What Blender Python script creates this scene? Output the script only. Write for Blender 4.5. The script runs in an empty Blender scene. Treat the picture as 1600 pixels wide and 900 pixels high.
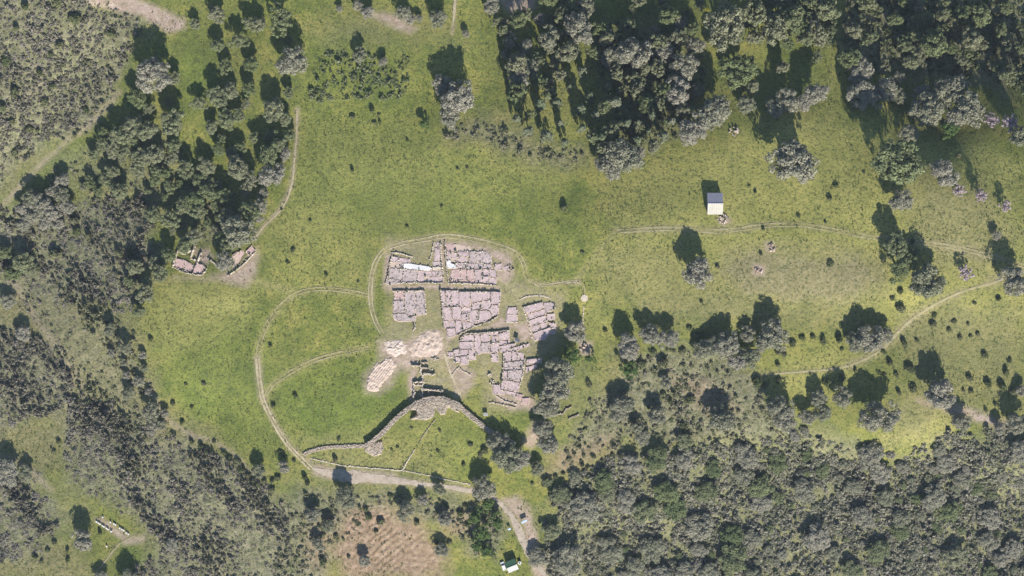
import bpy, math, random
import numpy as np
random.seed(7); RNG = np.random.default_rng(11)
R = math.radians
SC = bpy.context.scene
COL = SC.collection

# ------------------------------------------------------------------ camera, sky, sun, exposure
S = 0.28          # metres per photograph pixel on the plateau
H = 620.0         # camera height above the plateau
cam_d = bpy.data.cameras.new('camera'); cam = bpy.data.objects.new('camera', cam_d); COL.objects.link(cam)
cam.location = (0, 0, H); cam.rotation_euler = (0, 0, 0)
cam_d.sensor_width = 36.0; cam_d.lens = 18.0 / (800 * S / H)
cam_d.clip_start = 1.0; cam_d.clip_end = 20000
SC.camera = cam
SUN_EL, SHADOW_LEFT = 31.0, 15.0       # shadows fall up the picture, leaning this many degrees to the left
wd = bpy.data.worlds.new('World'); SC.world = wd; wd.use_nodes = True
nt = wd.node_tree; nt.nodes.clear()
sky = nt.nodes.new('ShaderNodeTexSky'); sky.sky_type = 'NISHITA'; sky.sun_disc = False
sky.sun_elevation = R(SUN_EL); sky.sun_rotation = R(180 - SHADOW_LEFT); sky.dust_density = .4; sky.ozone_density = 4.0
bg = nt.nodes.new('ShaderNodeBackground'); bg.inputs['Strength'].default_value = 0.075
wo = nt.nodes.new('ShaderNodeOutputWorld')
nt.links.new(sky.outputs[0], bg.inputs[0]); nt.links.new(bg.outputs[0], wo.inputs[0])
sd = bpy.data.lights.new('sun', 'SUN'); sd.energy = 4.6; sd.angle = R(0.5); sd.color = (1.0, 0.95, 0.87)
sun = bpy.data.objects.new('sun', sd); COL.objects.link(sun)
sun.rotation_euler = (R(90 - SUN_EL), 0, R(SHADOW_LEFT)); sun.location = (40, -100, 200)
vs = SC.view_settings; vs.view_transform = 'Standard'; vs.look = 'None'; vs.gamma = 1.0
vs.exposure = 1.33
try: vs.use_curve_mapping = False
except Exception: pass
SC.cycles.max_bounces = 5; SC.cycles.diffuse_bounces = 3; SC.cycles.transparent_max_bounces = 4

# ------------------------------------------------------------------ numeric helpers
_nz = np.random.default_rng(3).random((256, 256))
def vnoise(x, y):
    xi = np.floor(x).astype(int); yi = np.floor(y).astype(int); fx = x - xi; fy = y - yi
    fx = fx * fx * (3 - 2 * fx); fy = fy * fy * (3 - 2 * fy)
    g = lambda a, b: _nz[a & 255, b & 255]
    return (g(xi, yi) * (1 - fx) + g(xi + 1, yi) * fx) * (1 - fy) + (g(xi, yi + 1) * (1 - fx) + g(xi + 1, yi + 1) * fx) * fy
def fbm(x, y, o=4):
    t = 0; a = 0.5; s = 0
    for k in range(o):
        t = t + a * vnoise(x + 17.3 * k, y + 9.1 * k); s += a; a *= 0.5; x = x * 2.03; y = y * 2.03
    return t / s - 0.5
# relief of the hill: (photo x, photo y, height in metres)
CP = np.array([(600,450,0),(300,500,0),(450,300,0),(650,700,-1.2),(800,600,-.6),(900,400,.5),(1100,400,0),(1400,350,-1),(750,250,0),(500,600,-.5),
 (700,100,-4),(850,100,-10),(960,120,-14),(1040,140,-13),(960,225,-4),(840,210,-3),(900,0,-21),(1100,100,-12),(1100,215,-2),(1300,100,-15),(1500,100,-22),(1400,45,-28),(1500,40,-32),(1400,-20,-34),(1600,0,-38),(1600,110,-24),(1600,200,-6),(1300,200,-3),(1400,105,-19),
 (1000,0,-20),(500,100,-3),(600,0,-6),(400,150,-4),(300,200,-7),(300,50,-8),(150,200,-11),(0,100,-5),(0,0,0),(100,300,-14),(0,450,-18),(150,450,-12),
 (215,520,-3),(130,600,-14),(0,650,-16),(250,700,-8),(100,800,-14),(0,900,-12),(300,850,-10),(400,760,-3),(600,790,-3),(600,900,-7),(800,800,-5),
 (800,900,-8),(1000,700,-6),(1000,900,-16),(1200,600,-4),(1200,800,-14),(1400,600,-6),(1400,800,-16),(1600,600,-8),(1600,900,-22),(1600,400,-3),
 (1200,900,-19),(1400,900,-20),(230,420,-4),(250,300,-8),(960,560,-2)], float)
def hgt(px, py):
    px = np.clip(np.asarray(px, float), -150, 1750); py = np.clip(np.asarray(py, float), -150, 1050)
    sh = px.shape; px = px.ravel(); py = py.ravel(); num = np.zeros_like(px); den = np.zeros_like(px) + 1e-30
    for cx, cy, ch in CP:
        w = np.exp(-((px - cx) ** 2 + (py - cy) ** 2) / (2 * 62.0 ** 2)) + 1e-9
        num += w * ch; den += w
    return (num / den).reshape(sh)
def world(px, py, z):
    k = S * (H - z) / H
    return (np.asarray(px) - 800) * k, (450 - np.asarray(py)) * k, z
def at(px, py, dz=0.0):
    z = float(hgt(px, py)) + dz
    x, y, z = world(px, py, z); return (float(x), float(y), float(z))
def inpoly(px, py, poly):
    r = np.zeros(px.shape, bool); n = len(poly); j = n - 1
    for i in range(n):
        xi, yi = poly[i]; xj, yj = poly[j]
        c = ((yi > py) != (yj > py)) & (px < (xj - xi) * (py - yi) / ((yj - yi) if yj != yi else 1e-9) + xi)
        r ^= c; j = i
    return r
def segdist(px, py, pts, closed=False):
    d = np.full(px.shape, 1e9); n = len(pts)
    for i in range(n if closed else n - 1):
        ax, ay = pts[i]; bx, by = pts[(i + 1) % n]; vx, vy = bx - ax, by - ay
        t = np.clip(((px - ax) * vx + (py - ay) * vy) / (vx * vx + vy * vy + 1e-9), 0, 1)
        d = np.minimum(d, np.hypot(px - ax - t * vx, py - ay - t * vy))
    return d
def sdist(px, py, poly):
    d = segdist(px, py, poly, True); return np.where(inpoly(px, py, poly), d, -d)
def catmull(pts, step=2.0):
    P = [pts[0]] + list(pts) + [pts[-1]]; out = []
    for i in range(1, len(P) - 2):
        a, b, c, d = [np.array(q, float) for q in P[i - 1:i + 3]]
        n = max(2, int(np.hypot(*(c[:2] - b[:2])) / step))
        for k in range(n):
            t = k / n
            out.append(0.5 * ((2 * b) + (c - a) * t + (2 * a - 5 * b + 4 * c - d) * t * t + (3 * b - a - 3 * c + d) * t ** 3))
    out.append(np.array(pts[-1], float)); return np.array(out)

# ------------------------------------------------------------------ object helpers
def mesh_np(name, V, F, mat, smooth=False, attr=None):
    me = bpy.data.meshes.new(name); V = np.asarray(V, np.float32); F = np.asarray(F, np.int32); k = F.shape[1]
    me.vertices.add(len(V)); me.vertices.foreach_set('co', V.ravel())
    me.loops.add(F.size); me.loops.foreach_set('vertex_index', F.ravel())
    me.polygons.add(len(F)); me.polygons.foreach_set('loop_start', np.arange(0, F.size, k, dtype=np.int32))
    if smooth: me.polygons.foreach_set('use_smooth', np.ones(len(F), bool))
    me.update(calc_edges=True)
    for nm, a in (attr or {}).items():
        at_ = me.attributes.new(nm, 'FLOAT', 'POINT'); at_.data.foreach_set('value', np.asarray(a, np.float32).ravel())
    if mat: me.materials.append(mat)
    return me
def mesh_py(name, V, F, mat, smooth=False):
    me = bpy.data.meshes.new(name); me.from_pydata([tuple(map(float, v)) for v in V], [], F); me.update()
    if smooth:
        for p in me.polygons: p.use_smooth = True
    if mat: me.materials.append(mat)
    return me
def ob(name, me, parent=None, loc=(0, 0, 0), rz=0.0, sc=None):
    o = bpy.data.objects.new(name, me); COL.objects.link(o); o.parent = parent; o.location = loc; o.rotation_euler = (0, 0, rz)
    if sc is not None: o.scale = (sc, sc, sc) if not hasattr(sc, '__len__') else sc
    return o
def tag(o, label=None, cat=None, group=None, kind=None):
    if label: o['label'] = label
    if cat: o['category'] = cat
    if group: o['group'] = group
    if kind: o['kind'] = kind
    return o
class MB:
    def __init__(s): s.v = []; s.f = []
    def add(s, V, F):
        n = len(s.v); s.v += [tuple(v) for v in V]; s.f += [tuple(i + n for i in f) for f in F]
    def box(s, c, d, rz=0.0, tilt=0.0):
        ca, sa = math.cos(rz), math.sin(rz); ct, st = math.cos(tilt), math.sin(tilt); V = []
        for z in (-.5, .5):
            for x, y in ((-.5, -.5), (.5, -.5), (.5, .5), (-.5, .5)):
                X, Y, Z = x * d[0], y * d[1], z * d[2]; Y, Z = Y * ct - Z * st, Y * st + Z * ct
                V.append((c[0] + X * ca - Y * sa, c[1] + X * sa + Y * ca, c[2] + Z))
        s.add(V, [(3, 2, 1, 0), (4, 5, 6, 7), (0, 1, 5, 4), (1, 2, 6, 5), (2, 3, 7, 6), (3, 0, 4, 7)])
    def prism(s, P, z0, z1):
        n = len(P)
        a = sum(P[i][0] * P[(i + 1) % n][1] - P[(i + 1) % n][0] * P[i][1] for i in range(n))
        if a < 0: P = P[::-1]
        zt = z1 if hasattr(z1, '__len__') else [z1] * n
        s.add([(x, y, z0) for x, y in P] + [(P[i][0], P[i][1], zt[i]) for i in range(n)],
              [tuple(range(n - 1, -1, -1)), tuple(range(n, 2 * n))] + [(i, (i + 1) % n, n + (i + 1) % n, n + i) for i in range(n)])
    def tube(s, a, b, r0, r1, n=6):
        a = np.array(a, float); b = np.array(b, float); d = b - a; d /= np.linalg.norm(d) + 1e-9
        u = np.cross(d, (0.3, 0.9, 0.2)); u /= np.linalg.norm(u); w = np.cross(d, u); V = []
        for p, r in ((a, r0), (b, r1)):
            for k in range(n): V.append(p + r * (u * math.cos(2 * math.pi * k / n) + w * math.sin(2 * math.pi * k / n)))
        s.add(V, [(k, (k + 1) % n, n + (k + 1) % n, n + k) for k in range(n)] + [tuple(range(n, 2 * n)), tuple(range(n - 1, -1, -1))])
    def mesh(s, name, mat, smooth=False): return mesh_py(name, s.v, s.f, mat, smooth)

# ------------------------------------------------------------------ materials
MATS = {}
def new_mat(name):
    m = bpy.data.materials.new(name); m.use_nodes = True; t = m.node_tree; t.nodes.clear(); MATS[name] = m
    return m, t
class NT:
    def __init__(s, t): s.t = t
    def n(s, ty, **k):
        x = s.t.nodes.new(ty)
        for a, b in k.items(): setattr(x, a, b)
        return x
    def l(s, a, b): s.t.links.new(a, b)
    def pos(s): return s.n('ShaderNodeNewGeometry').outputs['Position']
    def noise(s, scale, detail=4, rough=.6, vec=None):
        x = s.n('ShaderNodeTexNoise'); x.inputs['Scale'].default_value = scale; x.inputs['Detail'].default_value = detail; x.inputs['Roughness'].default_value = rough
        s.l(vec if vec is not None else s.pos(), x.inputs['Vector']); return x.outputs['Fac']
    def ramp(s, fac, stops):
        x = s.n('ShaderNodeValToRGB'); e = x.color_ramp.elements
        while len(e) < len(stops): e.new(.5)
        for k, (p, c) in enumerate(stops): e[k].position = p; e[k].color = (*c, 1) if hasattr(c, '__len__') else (c, c, c, 1)
        s.l(fac, x.inputs[0]); return x.outputs[0]
    def mix(s, f, a, b, mode='MIX'):
        x = s.n('ShaderNodeMix', data_type='RGBA', blend_type=mode)
        for v, i in ((f, 0), (a, 6), (b, 7)):
            if hasattr(v, 'is_output'): s.l(v, x.inputs[i])
            else: x.inputs[i].default_value = v if i == 0 else (*v, 1)
        return x.outputs[2]
    def math(s, op, a, b=None, clamp=False):
        x = s.n('ShaderNodeMath', operation=op, use_clamp=clamp)
        for v, i in ((a, 0), (b, 1)):
            if v is None: continue
            if hasattr(v, 'is_output'): s.l(v, x.inputs[i])
            else: x.inputs[i].default_value = v
        return x.outputs[0]
    def attr(s, name):
        return s.n('ShaderNodeAttribute', attribute_name=name).outputs['Fac']
    def out(s, col, rough=.9, bump=None, bs=.5, bd=.1, metal=0, spec=.2, transl=0):
        p = s.n('ShaderNodeBsdfPrincipled'); o = s.n('ShaderNodeOutputMaterial')
        if hasattr(col, 'is_output'): s.l(col, p.inputs['Base Color'])
        else: p.inputs['Base Color'].default_value = (*col, 1)
        p.inputs['Roughness'].default_value = rough; p.inputs['Metallic'].default_value = metal; p.inputs['Specular IOR Level'].default_value = spec
        if bump is not None:
            b = s.n('ShaderNodeBump'); b.inputs['Strength'].default_value = bs; b.inputs['Distance'].default_value = bd
            s.l(bump, b.inputs['Height']); s.l(b.outputs[0], p.inputs['Normal'])
        if transl:
            tr = s.n('ShaderNodeBsdfTranslucent'); mx = s.n('ShaderNodeMixShader'); mx.inputs[0].default_value = transl
            if hasattr(col, 'is_output'): s.l(col, tr.inputs[0])
            else: tr.inputs[0].default_value = (*col, 1)
            s.l(p.outputs[0], mx.inputs[1]); s.l(tr.outputs[0], mx.inputs[2]); s.l(mx.outputs[0], o.inputs[0])
        else: s.l(p.outputs[0], o.inputs[0])

def mat_ground():
    m, t = new_mat('ground'); g = NT(t)
    big = g.noise(.018, 4, .6); mid = g.noise(.09, 6, .72); fine = g.noise(.8, 5, .8); vf = g.noise(2.0, 3, .75); tint = g.noise(.045, 5, .7)
    c = g.ramp(mid, [(.36, (.08, .106, .025)), (.5, (.15, .162, .038)), (.63, (.24, .216, .06))])
    c = g.mix(g.ramp(big, [(.42, 0.), (.62, .55)]), c, (.115, .122, .04))
    c = g.mix(g.math('MULTIPLY', g.attr('lush'), g.ramp(tint, [(.35, .2), (.6, .95)])), c, g.ramp(mid, [(.35, (.058, .10, .02)), (.65, (.12, .172, .03))]))
    c = g.mix(g.math('MULTIPLY', g.attr('yel'), g.ramp(tint, [(.4, 1.), (.65, .55)])), c, g.ramp(mid, [(.35, (.235, .22, .066)), (.65, (.36, .325, .115))]))
    c = g.mix(g.attr('dry'), c, g.ramp(g.noise(.3, 6, .8), [(.3, (.12, .105, .055)), (.5, (.19, .16, .095)), (.7, (.27, .23, .145))]))
    c = g.mix(g.attr('scrub'), c, g.ramp(g.noise(.25, 6, .8), [(.3, (.09, .09, .05)), (.5, (.16, .15, .10)), (.72, (.25, .225, .16))]))
    c = g.mix(g.ramp(fine, [(.4, .9), (.5, 0.)]), c, (.052, .068, .027))
    c = g.mix(g.ramp(g.noise(.32, 5, .8), [(.56, 0.), (.72, .5)]), c, (.24, .22, .075))
    c = g.mix(g.ramp(vf, [(.54, 0.), (.68, .55)]), c, (.27, .26, .09))
    c = g.mix(g.ramp(vf, [(.34, .6), (.46, 0.)]), c, (.07, .085, .038))
    c = g.mix(g.attr('red'), c, g.ramp(g.noise(.4, 6, .8), [(.3, (.14, .095, .06)), (.5, (.235, .165, .115)), (.7, (.36, .27, .20))]))
    c = g.mix(g.attr('dirt'), c, g.ramp(g.noise(.45, 6, .75), [(.3, (.21, .155, .12)), (.5, (.31, .235, .19)), (.72, (.42, .34, .29))]))
    h = g.math('ADD', g.math('MULTIPLY', g.noise(1.3, 5, .8), .7), g.math('MULTIPLY', fine, .5))
    g.out(c, 1., h, .9, .6, spec=0.); return m
def mat_rock(name, a, b, c, scale=.8, dots=0., bd=.08):
    m, t = new_mat(name); g = NT(t); n1 = g.noise(scale, 6, .72)
    col = g.ramp(n1, [(.3, a), (.5, b), (.7, c)])
    if dots: col = g.mix(g.ramp(g.noise(1.3, 3, .6), [(.56, 0.), (.63, dots)]), col, (.06, .055, .04))
    col = g.mix(g.ramp(g.noise(.12, 3), [(.4, .0), (.7, .35)]), col, a)
    g.out(col, .92, g.noise(2.2, 5, .7), .7, bd); return m
def mat_leaf(name, a, b, c, transl=.36, vary=.25):
    m, t = new_mat(name); g = NT(t)
    r = g.n('ShaderNodeObjectInfo').outputs['Random']
    k = g.math('FRACT', g.math('ADD', r, g.attr('tint')))
    col = g.ramp(k, [(0., a), (.5, b), (1., c)])
    v = g.noise(.9, 4, .75)
    col = g.mix(g.ramp(v, [(.3, vary), (.55, 0.)]), col, tuple(q * .45 for q in b))
    col = g.mix(g.ramp(g.noise(2.6, 3, .7), [(.52, 0.), (.75, .45)]), col, tuple(min(.5, q * 1.4) for q in c))
    g.out(col, .9, None, transl=transl, spec=.04); return m
def mat_plain(name, c, rough=.7, metal=0., var=.25, scale=1.5, spec=.3):
    m, t = new_mat(name); g = NT(t)
    col = g.mix(g.ramp(g.noise(scale, 5, .7), [(.35, var), (.65, 0.)]), c, tuple(q * .6 for q in c))
    g.out(col, rough, g.noise(scale * 4, 4), .3, .02, metal, spec); return m
M_GROUND = mat_ground()
M_PINK = mat_rock('pink_gravel', (.27, .205, .20), (.355, .278, .27), (.42, .335, .325), 1.0, .6, .05)
M_PINKW = mat_rock('weedy_pink_gravel', (.22, .18, .16), (.325, .265, .255), (.40, .33, .32), 1.1, .95, .07)
M_RED = mat_rock('red_gravel', (.28, .195, .175), (.35, .25, .23), (.40, .30, .275), .9, .5, .05)
M_STONE = mat_rock('schist_stone', (.18, .15, .115), (.285, .237, .183), (.40, .336, .266), 1.6, .5, .12)
M_STONEL = mat_rock('light_schist', (.24, .20, .165), (.34, .285, .235), (.43, .37, .31), 1.6, .3, .1)
M_PALE = mat_rock('pale_stone', (.30, .25, .19), (.42, .36, .28), (.52, .46, .37), 1.4, .3, .1)
M_SPOIL = mat_rock('spoil_earth', (.28, .215, .165), (.375, .295, .24), (.46, .38, .32), .7, .25, .12)
M_RUBBLE = mat_rock('white_rubble', (.30, .24, .195), (.40, .33, .275), (.52, .445, .385), 1.2, .3, .15)
M_ROAD = mat_rock('road_gravel', (.20, .165, .125), (.28, .235, .185), (.36, .305, .245), .6, .25, .06)
M_RUT = mat_rock('rut_earth', (.17, .155, .075), (.24, .21, .115), (.31, .265, .165), .5, .3, .05)
M_RUTP = mat_rock('pale_rut_earth', (.2, .175, .095), (.3, .25, .165), (.40, .34, .25), .5, .25, .05)
M_TARP = mat_plain('white_geotextile', (.5, .49, .48), .8, 0, .25, .9)
M_BARK = mat_plain('bark', (.10, .08, .065), .9)
M_OAK = mat_leaf('oak_leaf', (.15, .18, .08), (.19, .21, .112), (.235, .235, .15))
M_GREY = mat_leaf('grey_leaf', (.205, .215, .135), (.255, .248, .182), (.30, .282, .225))
M_YOUNG = mat_leaf('young_leaf', (.15, .178, .10), (.18, .20, .125), (.215, .222, .15))
M_GREEN = mat_leaf('green_leaf', (.085, .14, .045), (.11, .165, .055), (.13, .185, .065))
M_BROWN = mat_leaf('brown_scrub_leaf', (.15, .147, .10), (.195, .182, .14), (.25, .226, .188))
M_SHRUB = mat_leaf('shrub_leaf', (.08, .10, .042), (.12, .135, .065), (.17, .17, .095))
M_SCRUB = mat_leaf('scrub_leaf', (.14, .155, .075), (.19, .19, .115), (.25, .23, .17))
M_BLOS = mat_leaf('blossom', (.34, .27, .29), (.40, .32, .34), (.46, .38, .40), .25, .35)
M_YEL = mat_leaf('yellow_leaf', (.30, .27, .03), (.36, .32, .04), (.40, .36, .05))
M_TUFT = mat_leaf('tuft', (.06, .09, .03), (.10, .13, .04), (.19, .19, .075))
M_ROOFN = mat_plain('shade_grey_metal', (.30, .28, .31), .5, .0, .2, .5)  # shade of the shed's north slope put into the grey; also car rims
M_ROOFS = mat_plain('sunlit_cream_metal', (.33, .315, .265), .7, .0, .4, .5)  # same shed roof, sunlit side: sunlight put into the cream colour
M_GREENROOF = mat_plain('green_sheet', (.06, .13, .07), .6)
M_WALLW = mat_plain('white_render', (.36, .355, .34), .85)
M_WOOD = mat_plain('grey_wood', (.19, .15, .11), .85)
M_DARK = mat_plain('dark_panel', (.05, .055, .07), .4)
M_BLUE = mat_plain('pale_blue_panel', (.17, .22, .33), .5)
M_WHITE = mat_plain('white_paint', (.5, .5, .48), .6, 0, .1)
M_GLASS = mat_plain('dark_glass', (.03, .035, .045), .15, 0, 0, 1, .5)
M_RUBBER = mat_plain('tyre_rubber', (.03, .03, .03), .8)

# ------------------------------------------------------------------ the ground
TWIN = []     # (points, half gap px, width m, material, name, label)
EDGE_DIRT = []; TRACK_WEAR = []
def add_mask(mask, px, py, poly, feather, val=1.0, warp=6.0, wscale=.045):
    xs = [p[0] for p in poly]; ys = [p[1] for p in poly]; e = feather + warp + 4
    b = (px > min(xs) - e) & (px < max(xs) + e) & (py > min(ys) - e) & (py < max(ys) + e)
    if not b.any(): return
    x = px[b]; y = py[b]
    wx = x + fbm(x * wscale, y * wscale, 4) * 2 * warp; wy = y + fbm(x * wscale + 40, y * wscale + 7, 4) * 2 * warp
    mask[b] = np.maximum(mask[b], val * np.clip(sdist(wx, wy, poly) / feather * .5 + .5, 0, 1))
def add_line(mask, px, py, pts, half, feather, val=1.0, warp=1.5):
    xs = [p[0] for p in pts]; ys = [p[1] for p in pts]; e = half + feather + warp + 2
    b = (px > min(xs) - e) & (px < max(xs) + e) & (py > min(ys) - e) & (py < max(ys) + e)
    x = px[b]; y = py[b]
    wx = x + fbm(x * .09, y * .09, 3) * 2 * warp; wy = y + fbm(x * .09 + 40, y * .09 + 7, 3) * 2 * warp
    mask[b] = np.maximum(mask[b], val * np.clip((half - segdist(wx, wy, pts)) / feather * .5 + .5, 0, 1))

SCRUB_ZONES = {
 'upper_left': [(-40,-30),(132,-30),(140,10),(215,28),(238,48),(205,62),(196,100),(182,140),(140,185),(60,235),(0,290),(-40,300)],
 'left_middle': [(-40,350),(20,335),(60,300),(110,320),(180,305),(225,300),(245,340),(248,400),(230,440),(215,470),(180,490),(150,470),(90,480),(30,450),(-40,440)],
 'left_edge': [(-40,490),(20,500),(60,530),(100,570),(115,620),(100,650),(60,650),(0,665),(-40,660)],
 'left_slope': [(112,655),(140,620),(190,640),(235,680),(300,690),(345,715),(400,745),(440,790),(455,840),(460,930),(200,930),(230,850),(205,800),(160,790),(105,740)],
 'left_corner': [(-40,725),(20,728),(50,745),(75,775),(100,815),(95,835),(60,845),(30,870),(-40,880)],
 'mid_right': [(930,640),(960,590),(1000,560),(1060,545),(1120,560),(1190,600),(1215,640),(1260,690),(1100,700),(1000,680),(900,720),(860,740)],
 'right_wood': [(900,740),(990,700),(1060,700),(1130,680),(1190,700),(1250,665),(1330,690),(1380,730),(1450,700),(1480,665),(1520,690),(1570,670),(1640,690),(1640,930),(840,930),(850,800)],
 'left_dark': [(105,632),(150,612),(185,650),(200,715),(165,745),(112,735)],
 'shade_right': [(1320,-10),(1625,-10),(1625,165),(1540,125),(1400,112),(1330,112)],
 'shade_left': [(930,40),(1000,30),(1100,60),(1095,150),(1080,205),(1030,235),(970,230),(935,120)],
 'left_band': [(30,450),(120,470),(190,490),(210,560),(225,620),(260,690),(225,690),(130,640),(105,570),(60,520)],
 'grove_floor': [(60,262),(165,215),(250,195),(300,275),(395,330),(385,380),(300,378),(240,330),(120,312)],
 'herb_patch': [(478,100),(540,72),(600,84),(640,110),(625,150),(560,158),(490,155)],
 'bank': [(690,195),(760,188),(830,215),(905,238),(925,262),(880,262),(800,238),(700,212)],
 'bottom_middle': [(430,790),(480,770),(560,775),(640,770),(700,780),(770,790),(790,820),(770,870),(700,820),(620,790),(560,800),(520,850),(510,930),(440,930)],
}
DENSITY = {'upper_left': 1.0, 'left_middle': .95, 'left_edge': 1.0, 'left_slope': .85, 'left_corner': .85, 'mid_right': .6, 'right_wood': .75, 'bottom_middle': .55, 'left_band': .4, 'grove_floor': .4, 'herb_patch': .1, 'bank': .4, 'left_dark': .9, 'shade_right': .8, 'shade_left': .4}

def axis(lo, hi, step, far):
    core = np.arange(lo, hi + step, step); out = []; d = step; p = hi + step
    while p < far: d *= 1.35; p += d; out.append(p)
    left = [lo - (q - hi) for q in out][::-1]
    return np.concatenate([left, core, out])
def build_ground():
    gx = axis(-50, 1650, 2.3, 9000); gy = axis(-50, 950, 2.3, 9000)
    PX, PY = np.meshgrid(gx, gy); sh = PX.shape; px = PX.ravel(); py = PY.ravel()
    A = {k: np.zeros(px.shape) for k in ('dirt', 'red', 'dry', 'scrub', 'lush', 'yel')}
    for k, poly in SCRUB_ZONES.items():
        if k != 'herb_patch': add_mask(A['scrub'], px, py, poly, 14, .72 if k == 'right_wood' else .92 if DENSITY[k] > .5 else .5, 24, .03)
    # bare earth round the excavation
    for poly, f in (([(600,445),(692,442),(780,446),(786,455),(690,453),(604,457)], 3), ([(683,374),(725,378),(800,398),(805,430),(792,446),(770,440),(780,412),(740,392),(690,382)], 4),
        ([(690,532),(725,520),(770,503),(785,492),(795,505),(830,500),(838,530),(815,540),(805,515),(760,515),(722,525),(700,540)], 4),
        ([(592,530),(640,528),(660,516),(690,512),(702,540),(698,562),(660,565),(640,580),(625,575),(612,600),(592,615),(572,612),(570,590),(596,560),(592,545)], 8),
        ([(695,552),(712,570),(730,575),(745,585),(740,600),(722,622),(712,620),(705,600),(698,575)], 4), ([(640,570),(652,572),(650,600),(644,628),(638,622)], 2),
        ([(600,396),(616,396),(608,440),(600,446)], 2), ([(676,380),(694,378),(697,446),(688,446)], 2), ([(775,602),(800,618),(835,622),(838,640),(800,640),(770,625)], 4),
        ([(905,530),(925,535),(922,555),(908,553)], 3), ([(785,780),(810,775),(822,790),(815,815),(800,805)], 5), ([(835,655),(848,668),(845,690),(830,700),(815,690)], 5),
        ([(300,390),(322,385),(330,400),(322,412),(308,410)], 3), ([(365,422),(385,405),(400,388),(405,400),(398,430),(385,448),(360,440),(330,432)], 6),
        ([(135,-10),(190,-10),(240,8),(288,30),(290,45),(262,54),(245,40),(215,24),(180,16),(140,8)], 3), ([(160,808),(200,838),(215,838),(228,838),(220,846),(195,852),(190,845),(150,812)], 3),
        ([(1130,335),(1142,345),(1132,350),(1122,342)], 3), ([(1198,378),(1212,380),(1210,392),(1198,392)], 3), ([(1178,415),(1194,417),(1192,430),(1178,430)], 3),
        ([(780,0),(800,-10),(835,-10),(838,10),(810,25),(790,15)], 5), ([(575,20),(620,24),(650,45),(640,50),(600,35)], 5),
        ([(1435,625),(1470,625),(1540,645),(1585,665),(1570,672),(1500,650)], 5), ([(840,840),(826,790),(815,800),(822,850),(838,905),(858,905)], 3)):
        add_mask(A['dirt'], px, py, poly, f + 2, .95, 4)
    for poly, v in (([(540,800),(600,795),(660,820),(690,850),(700,905),(540,905),(515,860)], .9), ([(1050,590),(1090,590),(1140,620),(1150,650),(1110,640),(1060,610)], .55), ([(860,700),(920,690),(960,680),(960,700),(900,735),(850,750)], .55), ([(690,810),(730,800),(745,820),(720,840),(695,840)], .6), ([(480,820),(520,815),(530,840),(515,900),(480,890)], .5)):
        add_mask(A['red'], px, py, poly, 14, v, 14)
    for poly, v in (([(1140,395),(1200,385),(1300,390),(1380,410),(1380,460),(1290,480),(1160,470),(1120,430)], .85), ([(980,460),(1110,440),(1260,470),(1370,480),(1350,510),(1200,520),(1000,500)], .45),
        ([(1440,270),(1540,300),(1590,370),(1540,420),(1460,420),(1420,330)], .5), ([(1420,480),(1600,470),(1600,640),(1460,640),(1400,560)], .45), ([(700,195),(790,190),(860,235),(930,240),(870,260),(780,230),(700,215)], .7),
        ([(960,380),(1060,390),(1080,480),(960,470),(920,430)], .35), ([(90,480),(130,540),(180,610),(220,690),(200,700),(140,620),(90,560),(20,470),(20,440)], .75), ([(0,225),(60,240),(30,300),(0,330)], .6), ([(470,40),(560,20),(700,40),(720,70),(640,60),(520,70)], .4),
        ([(440,740),(520,750),(620,770),(760,780),(700,800),(560,780),(470,770)], .5), ([(960,550),(1060,570),(1180,600),(1130,680),(1000,690),(900,650)], .55), ([(1390,620),(1450,600),(1500,620),(1440,690),(1380,700),(1390,660)], .5), ([(830,560),(960,560),(950,660),(860,680)], .35), ([(480,690),(600,690),(700,740),(640,745),(500,735)], .35), ([(-30,645),(60,650),(110,660),(105,720),(60,740),(20,715),(-30,710)], .7), ([(-30,850),(60,840),(120,850),(140,910),(-30,910)], .7), ([(-30,440),(120,460),(215,500),(235,620),(330,690),(440,780),(460,910),(300,910),(150,740),(60,660),(-30,650)], .75), ([(60,740),(110,760),(150,800),(130,850),(90,830)], .45)):
        add_mask(A['dry'], px, py, poly, 22, v, 20)
    for poly, v in (([(480,60),(620,50),(640,160),(480,180)], .5), ([(290,60),(350,60),(330,180),(290,170),(270,110)], .7), ([(600,500),(640,505),(640,590),(620,620),(560,640),(600,560)], .7), ([(780,640),(835,632),(840,670),(800,680)], .9),
        ([(660,650),(740,660),(780,700),(740,730),(680,720)], .6), ([(870,530),(930,560),(930,600),(880,600)], .8), ([(1430,190),(1600,240),(1600,280),(1430,260)], .5), ([(220,480),(400,450),(440,600),(420,700),(300,660)], .6), ([(420,580),(600,540),(650,600),(620,640),(560,690),(480,690),(430,650)], .75), ([(470,170),(640,180),(700,260),(560,330),(450,330)], .45), ([(600,250),(860,270),(900,380),(800,370),(640,360)], .4), ([(700,300),(900,300),(920,400),(820,380)], .4),
        ([(190,850),(300,870),(300,905),(190,900)], .9), ([(0,700),(80,770),(130,800),(110,860),(60,850)], .6), ([(440,750),(500,770),(480,800),(430,790)], .9), ([(1000,560),(1060,540),(1090,560),(1000,590)], .6), ([(100,235),(160,210),(130,260),(60,280)], .8), ([(0,310),(30,290),(30,350),(0,370)], .8), ([(830,0),(980,0),(1000,180),(850,200)], .5), ([(1200,60),(1330,60),(1320,150),(1210,150)], .5), ([(780,445),(850,440),(850,470),(790,470)], .8)):
        add_mask(A['lush'], px, py, poly, 22, v, 22)
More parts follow.
